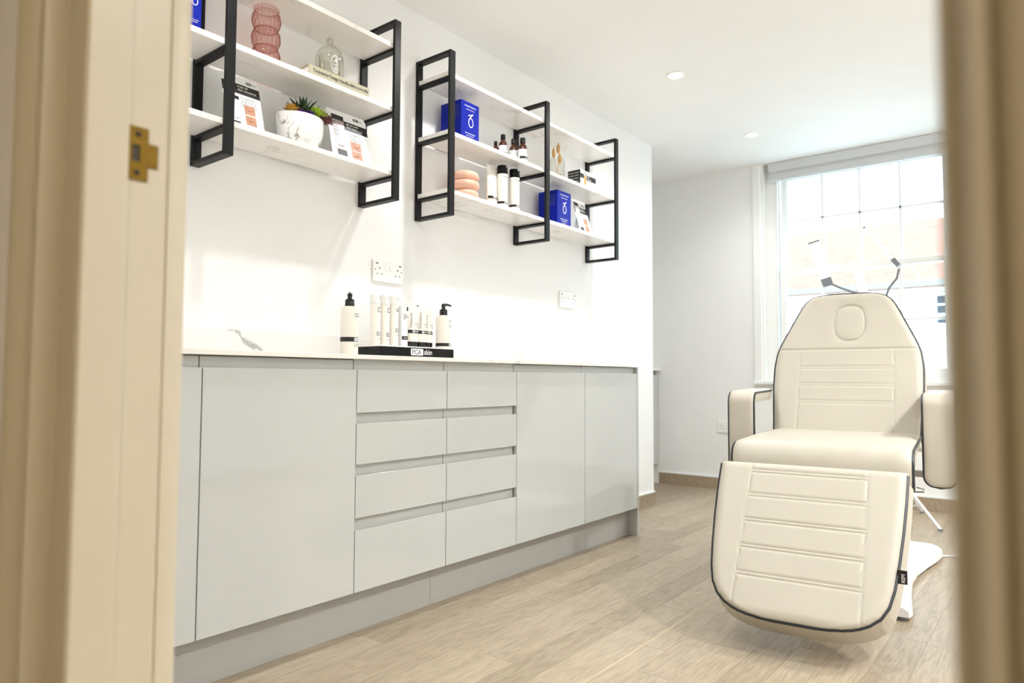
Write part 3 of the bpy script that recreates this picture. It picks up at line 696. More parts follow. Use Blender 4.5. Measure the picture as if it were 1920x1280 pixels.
# peach coil of three rolls
t = thing('coiled_ornament', 'peach ornament of three fat rolls stacked on the bottom shelf', 'ornament', (0.105, 2.199, SZ[0]))
for i, (dx, dy, rr_) in enumerate(((0, 0, 0.0335), (0.002, -0.002, 0.0365), (-0.001, 0.001, 0.0350))):
    z = 0.0225+i*0.039
    vs = []; fs = []; n1, n2 = 40, 16
    for a in range(n1):
        for c in range(n2):
            A, C = 2*math.pi*a/n1, 2*math.pi*c/n2; q = 0.026*math.cos(C)
            vs.append((dx+(rr_+q)*math.cos(A), dy+(rr_+q)*math.sin(A), z+0.0225*math.sin(C)))
    for a in range(n1):
        for c in range(n2): fs.append((a*n2+c, ((a+1) % n1)*n2+c, ((a+1) % n1)*n2+(c+1) % n2, a*n2+(c+1) % n2))
    MB().add(vs, fs).build('roll', 'peach', t, smooth=True)
tb = squeeze(0.118, 2.362, 0.070, 0.188, 'white squeeze tube with white cap beside the two black capped bottles', '', 'white_plastic', 0.036, SZ[0], 0.022, 'white skincare bottles on the right shelf unit', 0.030)
def cap_bottle(x, y, r, h, label, side):
    t = thing('toner_bottle', label, 'bottle', (x, y, SZ[0]), 0, 'white skincare bottles on the right shelf unit')
    MB().lathe([(0, 0), (r*0.95, 0), (r, 0.004), (r, h*0.80), (0, h*0.80)], n=36).build('bottle_body', 'bottle_white', t, smooth=True)
    MB().lathe([(0, h*0.80), (r*1.01, h*0.80), (r*1.02, h*0.81), (r*1.0, h*0.99), (r*0.95, h), (0, h)], n=36).build('cap', 'black_gloss', t, smooth=True)
    band(t, r, h*0.10, h*0.155, ang=-0.5)
    lettering('smoothing' if side else 'facial wash', 0.0070, 'black_print', t, (0, 0, h*0.72), wrap=(0, 0, r, -0.75))
    if side: lettering('PIGMENT GEL', 0.012, 'grey_print', t, (0, 0, h*0.35), wrap=(0, 0, r, 0.55))
cap_bottle(0.140, 2.4105, 0.0240, 0.195, 'white bottle with glossy black cap next to the white tube', 0)
cap_bottle(0.145, 2.4920, 0.0243, 0.196, 'white bottle with glossy black cap nearest the middle frame', 1)
# glass jar with dried flowers
t = thing('flower_jar', 'clear glass jar of dried grasses and pine cones behind the middle frame', 'jar', (0.105, 2.896, SZ[1]))
MB().lathe([(0, 0.002), (0.034, 0.002), (0.038, 0.007), (0.0392, 0.05), (0.0392, 0.100), (0.036, 0.114), (0.031, 0.121), (0.032, 0.130)], n=36).build('jar', 'clear_glass', t, smooth=True)
for i in range(9):
    a = i*2.4; rr_ = 0.005+0.017*((i*37) % 10)/10; h = 0.028+0.014*((i*53) % 10)/10
    MB().lathe([(0, 0), (0.008, 0.004), (0.011, h*0.45), (0.007, h*0.85), (0, h)], (rr_*math.cos(a), rr_*math.sin(a), 0.006), 10, wob=lambda r, z, q: r*(1+0.18*math.sin(q*5+z*500))).build('pine_cone', ('dried_dark', 'dried', 'dried_dark', 'peach')[i % 4], t)
for i, (dx, dy, zt) in enumerate(((-0.004, -0.024, 0.172), (0.003, 0.006, 0.200), (0.006, 0.016, 0.150))):
    st_ = MB().tube([(0, 0, 0.02), (dx*0.5, dy*0.6, 0.09), (dx, dy, zt-0.05)], 0.0011, 5).build('stem', 'dried', t)
    MB().lathe([(0, 0), (0.006, 0.006), (0.0105, 0.022), (0.008, 0.040), (0.003, 0.055), (0, 0.060)], (dx, dy, zt-0.055), 12).build('flower_head', 'dried', st_, smooth=True)
# black and white display carton
t = thing('display_carton', 'low black and white carton with orange dropper picture on the middle shelf', 'carton', (0.108, 3.125, SZ[1]))
MB().box((-0.036, -0.080, 0), (0.042, 0.075, 0.096)).build('carton', 'label_white', t, bevel=0.0008)
MB().box((-0.0355, -0.0804, 0.002), (0.0415, -0.080, 0.094)).build('side_panel', 'black_print', t)
for i in range(4): lettering('vitamin c serum', 0.0095, 'white_print', t, (-0.030, -0.0804, 0.078-i*0.015), xa=(1, 0, 0), ya=(0, 0, 1))
MB().box((0.042, -0.080, 0.052), (0.0424, -0.045, 0.076)).build('printed_band', 'black_print', t)
MB().box((0.042, -0.020, 0.048), (0.0424, 0.073, 0.076)).build('printed_band', 'black_print', t)
lettering('C&E', 0.010, 'white_print', t, (0.0424, -0.012, 0.064)); lettering('advanced', 0.0095, 'white_print', t, (0.0424, -0.012, 0.053))
MB().box((0.042, -0.043, 0.022), (0.0424, -0.024, 0.068)).build('printed_dropper', 'orange_print', t)
MB().box((0.042, -0.037, 0.068), (0.0424, -0.030, 0.090)).build('printed_dropper', 'black_print', t)

# ---- show cards: leaning printed cards on struts
def show_card(y0, y1, xb, xt, zb, h, label, head, photos, tube=None, logo=True, band_z=(0.68, 0.82), tube_c='tube_lilac', hy=0.30):
    w = y1-y0; t = thing('show_card', label, 'card', (xb, y0, zb), 0, 'printed skincare show cards')
    L = math.sqrt(h*h+(xb-xt)**2); U = Vector((xt-xb, 0, h)).normalized(); N = Vector((h, 0, xb-xt)).normalized()
    def P(a, b, c=0): return Vector((0, a*w, 0))+U*(b*L)+N*c
    def slab(a0, a1, b0, b1, c0, c1, name, m, par=t):
        vs = [P(a, b, c) for c in (c0, c1) for a, b in ((a0, b0), (a1, b0), (a1, b1), (a0, b1))]
        return MB().add(vs, [(0, 3, 2, 1), (4, 5, 6, 7), (0, 1, 5, 4), (1, 2, 6, 5), (2, 3, 7, 6), (3, 0, 4, 7)]).build(name, m, par)
    # card with clipped upper corner
    poly = [(0, 0.004), (1, 0.004), (1, 0.93), (0.95, 1), (0, 1)]
    vs = [P(a, b, c) for c in (-0.0012, 0) for a, b in poly]; n = 5
    MB().add(vs, [tuple(range(n-1, -1, -1)), tuple(range(n, 2*n))]+[(i, (i+1) % n, n+(i+1) % n, n+i) for i in range(n)]).build('card', 'label_white', t)
    # strut behind
    a = P(0.5, 0.75, -0.002); f_ = Vector((min(-0.03, xt-xb-0.02), 0.5*w, 0.0006))
    f_.x = max(f_.x, 0.03-xb)
    MB().add([a+Vector((0, -0.02, 0)), a+Vector((0, 0.02, 0)), f_+Vector((0, 0.025, 0)), f_+Vector((0, -0.025, 0)), a+Vector((-0.001, -0.02, 0)), a+Vector((-0.001, 0.02, 0)), f_+Vector((-0.001, 0.025, 0)), f_+Vector((-0.001, -0.025, 0))],
             [(0, 1, 2, 3), (7, 6, 5, 4), (0, 4, 5, 1), (1, 5, 6, 2), (2, 6, 7, 3), (3, 7, 4, 0)]).build('strut', 'label_white', t)
    slab(0, 1, band_z[0], band_z[1], 0, 0.0004, 'header_band', 'black_print')
    for i, s in enumerate(head): lettering(s, L*0.062, 'white_print', t, P(hy, band_z[1]-0.062-0.062*i, 0.0004), ya=U)
    if logo:
        slab(0.66, 0.80, 0.895, 0.945, 0, 0.0004, 'logo_panel', 'black_print')
        lettering('PCA', L*0.040, 'white_print', t, P(0.675, 0.905, 0.0004), ya=U); lettering('skin', L*0.045, 'grey_print', t, P(0.81, 0.902, 0.0004), ya=U)
    lettering('Your solution for', L*0.040, 'black_print', t, P(hy+0.02, band_z[0]-0.075, 0), ya=U)
    for i in range(4): lettering('clear healthy skin every day', L*0.026, 'grey_print', t, P(hy+0.05, band_z[0]-0.125-0.036*i, 0), ya=U)
    for a0, a1, b0, b1 in photos:
        p = slab(a0, a1, b0, b1, 0, 0.0005, 'printed_photo', 'skin_photo')
        am = (a0+a1)/2; bm_ = (b0+b1)/2
        MB().tube([P(am-0.06, bm_-0.005, 0.0006), P(am-0.02, bm_-0.02, 0.0006), P(am+0.03, bm_-0.012, 0.0006), P(am+0.07, bm_+0.012, 0.0006)], 0.0010, 4).build('printed_lashes', 'skin_photo_dark', p)
    if tube:
        a0, a1, b0, b1 = tube; am = (a0+a1)/2
        def quad(pts, c, name, m):
            vs = [P(a, b, cc) for cc in (c, c+0.0005) for a, b in pts]
            return MB().add(vs, [(0, 3, 2, 1), (4, 5, 6, 7), (0, 1, 5, 4), (1, 2, 6, 5), (2, 3, 7, 6), (3, 0, 4, 7)]).build(name, m, t)
        hh = b1-b0; k = 0.78
        quad([(am-(a1-am)*k, b0), (am+(a1-am)*k, b0), (am+(a1-am)*k, b0+hh*0.16), (am-(a1-am)*k, b0+hh*0.16)], 0.0005, 'printed_tube_cap', 'black_print')
        quad([(am-(a1-am)*k, b0+hh*0.16), (am+(a1-am)*k, b0+hh*0.16), (a1, b0+hh*0.88), (a0, b0+hh*0.88)], 0.0005, 'printed_tube', tube_c)
        quad([(a0, b0+hh*0.88), (a1, b0+hh*0.88), (a1, b1), (a0, b1)], 0.0005, 'printed_tube_end', 'black_print')
        for i in range(6): lettering('skin care', L*0.026, 'grey_print', t, P(a0+0.03, b0+hh*(0.80-0.06*i), 0.0010), ya=U)
        lettering('PCA skin', L*0.034, 'black_print', t, P(am-0.08, b0+hh*0.24, 0.0010), ya=U)
    return t
show_card(1.085, 1.212, 0.152, 0.102, SZ[0], 0.178, 'white show card with two eye photos beside the left frame', ['treat all', 'skin concerns'],
          ((0.52, 0.80, 0.30, 0.48), (0.52, 0.80, 0.10, 0.275)), (0.06, 0.40, 0.02, 0.60), tube_c='label_white', band_z=(0.66, 0.85), hy=0.40)
show_card(1.474, 1.648, 0.152, 0.104, SZ[0], 0.186, 'white show card with lilac tube picture right of the marbled bowl', ['get an even', 'skin tone'],
          ((0.50, 0.76, 0.25, 0.43), (0.50, 0.76, 0.065, 0.235)), (0.10, 0.40, 0.06, 0.90), band_z=(0.64, 0.82), hy=0.46)
show_card(3.035, 3.155, 0.158, 0.105, SZ[0], 0.172, 'small show card with two skin photos beside the lower blue carton', ['get a clear', 'complexion'],
          ((0.52, 0.82, 0.28, 0.48), (0.52, 0.82, 0.06, 0.25)), (0.06, 0.40, 0.02, 0.97), band_z=(0.64, 0.84), tube_c='label_white', hy=0.42)
# ================================================================== LEFT SHELF UNIT CONTENTS
def serum_box(y0, y1, label):
    t = thing('serum_box', label, 'carton', (0.130, (y0+y1)/2, SZ[1]), 0, 'tall blue serum boxes at the doorframe end')
    d = (y1-y0)/2
    MB().box((-0.030, -d, 0), (0.022, d, 0.150)).build('carton', 'blue_carton', t, bevel=0.0008)
    MB().box((-0.0295, -d-0.0004, 0.001), (0.0215, -d, 0.149)).build('side_panel', 'grey_carton', t)
    ring_logo(t, 0.0222, 0.0, 0.092, 0.028)
    lettering('DAILY POWER', 0.0042, 'white_print', t, (0.022, 0, 0.035), align='CENTER')
    lettering('DEFENSE', 0.0042, 'white_print', t, (0.022, 0, 0.029), align='CENTER')
serum_box(0.956, 0.996, 'tall blue serum box with emblem next to the black frame')
serum_box(0.893, 0.933, 'tall blue serum box half hidden by the doorframe edge')
# pink bubble vase
t = thing('bubble_vase', 'pink ribbed glass vase of stacked bubbles on the left unit', 'vase', (0.105, 1.236, SZ[1]))
def wob(r, z, a): return r*(1+0.045*math.sin(18*a+z*60))
prof = [(0, 0.003)]
for i in range(3):
    z0_ = 0.004+i*0.062
    for k in range(11):
        q = k/10; prof.append((0.041+0.0125*math.sin(math.pi*q)**0.7, z0_+0.062*q))
prof += [(0.044, 0.193), (0.048, 0.200)]
MB().lathe([(r*0.83, z*0.965) for r, z in prof], n=64, wob=wob).build('vase_glass', 'pink_glass', t, smooth=True)
MB().lathe([(0, 0.006), (0.028, 0.006), (0.030, 0.004), (0.030, 0.0), (0, 0.0)], n=40).build('vase_base', 'pink_glass', t, smooth=True)
for z in (0.0637, 0.1235): MB().tube([(0.0344*math.cos(2*math.pi*k/40), 0.0344*math.sin(2*math.pi*k/40), z) for k in range(40)], 0.0016, 6, closed=True).build('waist_ring', 'pink_glass', t, smooth=True)
# design book lying flat
t = thing('design_book', 'sage green book lying flat on the middle shelf under the glass dome', 'book', (0.105, 1.470, SZ[1]))
y0, y1 = -0.125, 0.127
bm_ = MB().box((-0.085, y0, 0), (0.080, y1, 0.003)).box((-0.085, y0, 0.028), (0.080, y1, 0.031)).box((0.0775, y0, 0), (0.081, y1, 0.031))
bm_.build('cover', 'book_cover', t, bevel=0.0006)
MB().box((-0.080, y0+0.003, 0.003), (0.0775, y1-0.003, 0.028)).build('pages', 'paper', t)
lettering('The Interior Design Handbook', 0.0165, 'black_print', t, (0.081, y0+0.014, 0.0105), spacing=0.82)
lettering('FRIDA RAMSTEDT', 0.0105, 'black_print', t, (0.081, y0+0.176, 0.0115), spacing=0.85)
MB().lathe([(0, 0.0004), (0.004, 0.0003), (0.004, 0)], n=10).xf(lambda p: Vector((0.081+p.z, y1-0.015+p.x, 0.018+p.y*0.7))).build('publisher_mark', 'black_print', t)
MB().lathe([(0, 0.0004), (0.003, 0.0003), (0.003, 0)], n=10).xf(lambda p: Vector((0.081+p.z, y1-0.009+p.x, 0.013+p.y*0.7))).build('publisher_mark', 'black_print', t)
# glass dome with knob, on the book, candle inside
BZ = SZ[1]+0.0312
t = thing('glass_dome', 'clear glass dome with round knob standing on the book', 'cloche', (0.112, 1.4805, BZ))
prof = [(0.0595, 0), (0.0600, 0.045), (0.0595, 0.070)]+[(0.0595*math.cos(a), 0.070+0.052*math.sin(a)) for a in [R(10*k) for k in range(1, 9)]]
prof += [(0.008, 0.1225), (0.008, 0.126), (0.013, 0.130), (0.0155, 0.137), (0.013, 0.144), (0, 0.148)]
MB().lathe([(r*0.815, z*1.09) for r, z in prof], n=48).build('dome', 'clear_glass', t, smooth=True)
t = thing('scented_candle', 'candle with oval black and white label inside the glass dome', 'candle', (0.112, 1.4805, BZ))
MB().lathe([(0, 0.0), (0.0365, 0.0), (0.0375, 0.003), (0.0375, 0.093), (0.0357, 0.093), (0.0357, 0.022), (0, 0.022)], n=40).build('candle_glass', 'clear_glass', t, smooth=True)
MB().lathe([(0, 0.0222), (0.0352, 0.0222), (0.0352, 0.026), (0, 0.026)], n=40).build('wax', 'wax', t, smooth=True)
MB().lathe([(0, 0.003), (0.0354, 0.003), (0.0354, 0.021), (0, 0.021)], n=40).build('gold_base', 'gold', t, smooth=True)
rc = 0.0381
def oval(rx, rz, zc_, rr_, n=32, a0=-0.05):
    return [((rr_)*math.cos(a0+rx*math.cos(q)/rr_), rr_*math.sin(a0+rx*math.cos(q)/rr_), zc_+rz*math.sin(q)) for q in [2*math.pi*k/n for k in range(n)]]
pts = oval(0.0195, 0.035, 0.056, rc)
MB().add(pts+[(rc*math.cos(-0.05), rc*math.sin(-0.05), 0.056)], [(i, (i+1) % 32, 32) for i in range(32)]).build('label', 'white_print', t)
for sx in (0.0182, 0.0142, 0.0130): MB().tube(oval(sx, sx*1.8, 0.056, rc+0.0002), 0.0004, 4, closed=True).build('label_border', 'black_print', t)
for s, dz in (('B', 0.068), ('AI', 0.055), ('ES', 0.042)): lettering(s, 0.012, 'black_print', t, (0, 0, dz), wrap=(0, 0, rc, -0.05-0.009/rc))
# marbled bowl of succulents
BX, BY = 0.108, 1.368
t = thing('succulent_bowl', 'white marbled bowl planted with artificial succulents', 'planter', (BX, BY, SZ[0]))
MB().lathe([(0, 0), (0.046, 0), (0.055, 0.003), (0.073, 0.016), (0.085, 0.036), (0.092, 0.062), (0.0950, 0.088), (0.0955, 0.108), (0.0930, 0.110), (0.0905, 0.108), (0.086, 0.080), (0, 0.078)], n=56).xf(lambda p: Vector((p.x*0.70, p.y*0.875, p.z))).build('bowl', 'pot_marble', t, smooth=True)
MB().lathe([(0, 0.103), (0.066, 0.101), (0.082, 0.096)], n=32).xf(lambda p: Vector((p.x*0.70, p.y*0.875, p.z))).build('soil', 'soil', t)
def rosette(cx, cy, z, n, length, width, tilt, m, layers=2, curl=0.35, name='succulent'):
    """pointed leaves radiating from a centre, each leaf a folded blade"""
    mb = MB()
    for l in range(layers):
        for k in range(n):
            a = 2*math.pi*(k+0.5*l)/n+0.3; tl = tilt+0.45*l; ln = length*(1-0.12*l)
            d = Vector((math.cos(a)*math.cos(tl), math.sin(a)*math.cos(tl), math.sin(tl))); sd = Vector((-math.sin(a), math.cos(a), 0)); nn = d.cross(sd)
            c0 = Vector((cx*0.9, cy*0.875, z)); vs = []
            for q, wf_ in ((0, 0.45), (0.35, 1.0), (0.7, 0.7), (1, 0.03)):
                p = c0+d*(ln*q)-nn*(curl*ln*q*q*0.4)
                vs += [p-sd*(width*wf_/2), p-nn*(width*wf_*0.22)*-1, p+sd*(width*wf_/2), p+nn*(width*wf_*0.30)*-1]
            fs = []
            for i in range(3):
                for j in range(4): fs.append((i*4+j, i*4+(j+1) % 4, (i+1)*4+(j+1) % 4, (i+1)*4+j))
            mb.add(vs, fs)
    return mb.build(name, m, t)
rosette(0.026, -0.006, 0.112, 7, 0.074, 0.015, 0.80, 'leaf_green', 2)
rosette(0.034, -0.034, 0.108, 6, 0.052, 0.013, 0.85, 'leaf_green', 1)
rosette(0.040, 0.040, 0.116, 20, 0.048, 0.009, 0.35, 'leaf_lime', 4, 0.1)
rosette(0.026, 0.074, 0.112, 15, 0.054, 0.010, 0.15, 'leaf_red', 4, 0.1)
rosette(0.036, -0.062, 0.110, 10, 0.034, 0.012, 0.45, 'leaf_gold', 3, 0.2)
rosette(0.050, 0.006, 0.112, 8, 0.022, 0.010, 0.45, 'leaf_purple', 3, 0.2)
rosette(0.050, -0.034, 0.110, 8, 0.018, 0.009, 0.45, 'leaf_purple', 2, 0.2)

# ================================================================== TREATMENT CHAIR
CH = thing('treatment_chair', 'cream upholstered treatment chair with black piping facing the doorway', 'chair', (1.406, 2.914, 0.0), 0.10)
def interp(tab, x):
    if x <= tab[0][0]: return tab[0][1]
    for (a, b), (c, d) in zip(tab[:-1], tab[1:]):
        if x <= c: return b+(d-b)*(x-a)/(c-a)
    return tab[-1][1]
def smooth_tab(tab, L, n=200, k=6):
    ys = [interp(tab, L*i/n) for i in range(n+1)]
    for _ in range(k): ys = [ys[0]]+[(ys[i-1]+2*ys[i]+ys[i+1])/4 for i in range(1, n)]+[ys[-1]]
    return lambda s: ys[max(0, min(n, int(round(s/L*n))))]
def pad(name, path, hw, L, thick, nu=60, ns=80, dome=0.018, edge=0.035, grooves=None, au=0.0, parent=CH, pipe=0.0055, ends=(True, True), pipe_name='piping', pipe_skip=None, back_in=0.012):
    """upholstered pad: path(s) -> (b, z, nb, nz) centre line and outward normal; hw(s) half width; grooves(u, s) -> stitch depth"""
    ss = [L*(0.5-0.5*math.cos(math.pi*j/ns)) if ends != 'lin' else L*j/ns for j in range(ns+1)]
    us = [math.sin(math.pi/2*(2*i/nu-1)) for i in range(nu+1)]
    us = [0.55*a+0.45*(2*i/nu-1) for i, a in enumerate(us)]
    V = []; B = []
    e0 = edge if (ends == 'lin' or ends[0]) else 0; e1 = edge if (ends == 'lin' or ends[1]) else 0
    for s in ss:
        b, z, nb, nz = path(s); w_ = hw(s)
        for p in us:
            u = p*w_
            d = w_-abs(u)
            f = lambda q, e: 1.0 if e <= 0 or q >= e else math.sqrt(max(0.0, 1-(1-q/e)**2))
            h = dome*f(d, edge)*f(s, e0)*f(L-s, e1)
            if grooves: h -= grooves(u, s)*min(1, d/0.01)
            V.append((au+u, b+nb*h, z+nz*h))
            k = max(0.0, 1-back_in/max(w_, 0.02))
            B.append((au+u*k, b-nb*thick, z-nz*thick))
    W = nu+1; fs = []
    for j in range(ns):
        for i in range(nu): fs.append((j*W+i, j*W+i+1, (j+1)*W+i+1, (j+1)*W+i))
    N0 = len(V)
    fb = [tuple(N0+k for k in reversed(f)) for f in fs]
    loop = [i for i in range(W)]+[j*W+nu for j in range(1, ns+1)]+[ns*W+i for i in range(nu-1, -1, -1)]+[j*W for j in range(ns-1, 0, -1)]
    # mid ring bulges the side a little
    mid = []; base = N0+len(B)
    for q in loop:
        a, c = Vector(V[q]), Vector(B[q]); mid.append(tuple(a*0.30+c*0.70+(a-c).cross(Vector((0, 0, 0)))+(Vector((V[q][0]-B[q][0], 0, 0)))*0.55))
    n = len(loop); fsd = []
    for k in range(n):
        k2 = (k+1) % n
        fsd.append((loop[k2], loop[k], base+k, base+k2)); fsd.append((base+k2, base+k, N0+loop[k], N0+loop[k2]))
    o = MB().add(V+B+mid, fs+fb+fsd).build(name, 'leather', parent, smooth=True)
    for p in o.data.polygons: p.use_smooth = True
    if pipe:
        pts = [V[q] for q in loop]
        cl = [Vector(pts[0])]
        for p in pts[1:]:
            if (Vector(p)-cl[-1]).length > 0.004: cl.append(Vector(p))
        if pipe_skip:
            runs = []; cur = []
            for p in cl:
                if pipe_skip(p):
                    if len(cur) > 2: runs.append(cur)
                    cur = []
                else: cur.append(p)
            if len(cur) > 2: runs.append(cur)
            if len(runs) > 1 and not pipe_skip(cl[0]) and not pipe_skip(cl[-1]): runs[0] = runs.pop()+runs[0]
            for r_ in runs: MB().tube(r_, pipe, 8).build(pipe_name, 'piping', o, smooth=True)
        else: MB().tube(cl, pipe, 8, closed=True).build(pipe_name, 'piping', o, smooth=True)
    return o
def line_path(b0, z0, b1, z1, n_sign=1):
    L = math.hypot(b1-b0, z1-z0); tb, tz = (b1-b0)/L, (z1-z0)/L
    nb, nz = (tz, -tb)
    if n_sign < 0: nb, nz = -nb, -nz
    return (lambda s: (b0+tb*s, z0+tz*s, nb, nz)), L
def gauss(x, s): return math.exp(-(x/s)**2)
AU = -0.012
# foot rest
fp, _ = line_path(-0.494, 0.522, -0.800, 0.117, 1)      # normal towards the front and up
FL = 0.522
fhw_t = [(0, 0.283), (0.10, 0.280), (0.20, 0.274), (0.30, 0.265), (0.38, 0.255), (0.43, 0.243), (0.465, 0.224), (0.49, 0.196), (0.508, 0.160), (0.518, 0.115), (0.522, 0.060)]
fhw = smooth_tab(fhw_t, FL, 300, 8)
rows_f = [0.032+i*0.090 for i in range(5)]
def fg(u, s):
    g = 0.0
    if abs(u) < 0.176:
        for r_ in rows_f: g = max(g, 0.0030*gauss(s-r_, 0.0035), 0.0030*gauss(s-r_-0.011, 0.0035))
    return max(g, 0.0030*gauss(abs(u)-0.176, 0.003))
foot = pad('foot_rest', fp, fhw, FL, 0.098, 90, 190, 0.016, 0.030, fg, AU-0.006, ends='lin', pipe_skip=lambda p: p.z > 0.516, back_in=-0.010)
# woven brand tab on the side seam
s_ = 0.335; b_, z_, nb_, nz_ = fp(s_); ux = AU-0.006+fhw(s_)
tab = MB().box((ux+0.001, b_-0.004, z_-0.019), (ux+0.026, b_-0.0015, z_+0.019)).build('woven_tab', 'black_print', foot, label='small black woven maker tab')
lettering('REM', 0.0135, 'white_print', tab, (ux+0.020, b_-0.0040, z_-0.0155), xa=(0, 0, 1), ya=(-1, 0, 0), spacing=0.95)
# seat: domed top rolling over the front edge
SB, SF, STP, SBT = 0.40, -0.385, 0.575, 0.455
arc_r = 0.055
Ltop = SB-(SF+arc_r); Larc = arc_r*math.pi/2; Ldown = STP-arc_r-SBT
def seat_path(s):
    if s < Ltop: return (SB-s, STP+0.010*math.sin(math.pi*s/Ltop)*0.4, 0, 1)
    if s < Ltop+Larc:
        a = (s-Ltop)/arc_r; return (SF+arc_r-arc_r*math.sin(a), STP-arc_r+arc_r*math.cos(a), -math.sin(a), math.cos(a))
    return (SF, STP-arc_r-(s-Ltop-Larc), -1, 0)
SL = Ltop+Larc+Ldown
def sg(u, s): return 0.003*gauss(abs(u)-0.19, 0.004)
seat = pad('seat', seat_path, lambda s: 0.285, SL, 0.050, 60, 120, 0.016, 0.045, sg, AU, ends='lin', pipe_skip=lambda p: abs(p.x-AU) < 0.26)
MB().box((AU-0.262, -0.330, 0.450), (AU+0.262, 0.385, 0.545)).build('seat_core', 'leather', seat, bevel=0.012)
# backrest
BL0 = (0.282, 0.545); slope = 0.38
Lb = (1.197-0.545)/math.cos(math.atan(slope))
bp, _ = line_path(BL0[0], BL0[1], BL0[0]+slope*0.652, 1.197, -1)
k_ = 1/math.cos(math.atan(slope))
bt = [(0.545, 0.281), (0.62, 0.284), (0.70, 0.290), (0.78, 0.2945), (0.86, 0.2945), (0.92, 0.287), (0.955, 0.276), (1.00, 0.256), (1.054, 0.230), (1.10, 0.209), (1.14, 0.189), (1.165, 0.172), (1.182, 0.150), (1.192, 0.120), (1.197, 0.075)]
bhw = smooth_tab([((z-0.545)*k_, w_) for z, w_ in bt], Lb, 300, 7)
def bg_(u, s):
    z = 0.545+s/k_; g = 0.0
    if z < 0.94:
        g = max(g, 0.0028*gauss(abs(u)-0.187, 0.003))
        if abs(u) < 0.187:
            for zr in (0.700, 0.775, 0.850): g = max(g, 0.0020*gauss(z-zr, 0.0035), 0.0020*gauss(z-zr-0.010, 0.0035))
    g = max(g, 0.004*gauss(z-0.937, 0.0035))
    du, dz = (u-0.012)/0.062, (z-1.058)/0.080
    rr_ = (abs(du)**2.6+abs(dz)**2.6)**(1/2.6)
    g = max(g, 0.009*gauss((rr_-1)*0.065, 0.004), 0.004*gauss((rr_-1)*0.065, 0.016))
    return g
back = pad('backrest', bp, bhw, Lb, 0.090, 110, 210, 0.018, 0.032, bg_, AU, ends='lin', pipe_skip=lambda p: p.z < 0.552, back_in=-0.008)
# plug seam of the face hole
zz = lambda z: (BL0[0]+slope*(z-0.545))
pts = []
for k in range(48):
    q = 2*math.pi*k/48; c, s2 = math.cos(q), math.sin(q); e = 2/2.6
    du = 0.062*math.copysign(abs(c)**e, c); z = 1.058+0.080*math.copysign(abs(s2)**e, s2)
    nb2, nz2 = -1/k_, slope/k_
    pts.append((AU+0.012+du, zz(z)+nb2*0.011, z+nz2*0.011))
MB().tube(pts, 0.0018, 6, closed=True).build('face_hole_seam', 'leather', back, smooth=True)
# arm rests: padded bands bending down at the front
def arm(cx, name='arm_rest'):
    aR = 0.045; top = 0.752; fb = 0.010; zb = 0.418; bk = 0.345
    L1 = bk-(fb+aR); L2 = aR*math.pi/2; L3 = top-aR-zb; LT = L1+L2+L3
    def P(s):
        if s < L1: return (bk-s, top+0.012*(1-s/L1)*0.5, 0, 1)
        if s < L1+L2:
            a = (s-L1)/aR; return (fb+aR-aR*math.sin(a), top-aR+aR*math.cos(a), -math.sin(a), math.cos(a))
        return (fb, top-aR-(s-L1-L2), -1, 0)
    def hw(s):
        d = LT-s
        return 0.050*(1-(1-min(1, d/0.045))**2.4)**(1/2.4)+0.001
    o = pad(name, P, hw, LT, 0.040, 30, 120, 0.010, 0.022, None, cx, ends='lin', pipe=0.0048, pipe_skip=lambda p: p.y > 0.338, back_in=0.006)
    # hinge bar to the seat frame
    MB().box((cx-0.018, 0.062, 0.440), (cx+0.018, 0.092, 0.66)).build('arm_bracket', 'chrome', o, bevel=0.003)
    sgn = -1 if cx > 0 else 1
    MB().box((min(cx, cx+sgn*0.13), 0.064, 0.445), (max(cx, cx+sgn*0.13), 0.090, 0.470)).build('arm_bracket', 'chrome', o, bevel=0.002)
    return o
arm(AU-0.352); arm(AU+0.352)
# frame and lift column, mostly hidden
MB().box((-0.24, -0.36, 0.415), (0.22, 0.34, 0.452)).build('seat_frame', 'chair_base', CH, bevel=0.006)
MB().box((-0.16, 0.335, 0.43), (0.14, 0.372, 0.62)).build('back_bracket', 'chair_base', CH, bevel=0.006)
MB().box((-0.14, -0.470, 0.400), (0.12, -0.34, 0.432)).build('foot_bracket', 'chair_base', CH, bevel=0.006)
col_ = MB()
for i in range(9):
    z = 0.085+i*0.037; a = 0.135 if i % 2 == 0 else 0.115
    col_.box((-a, -a+0.15, z), (a, a+0.15, z+0.037))
col_.build('lift_column', 'chair_base', CH, bevel=0.006)
MB().tube([(AU+0.285, -0.352, 0.447), (AU+0.312, -0.358, 0.450), (AU+0.314, -0.356, 0.458), (AU+0.292, -0.350, 0.462)], 0.0026, 6).build('hinge_clip', 'chrome', CH, smooth=True)
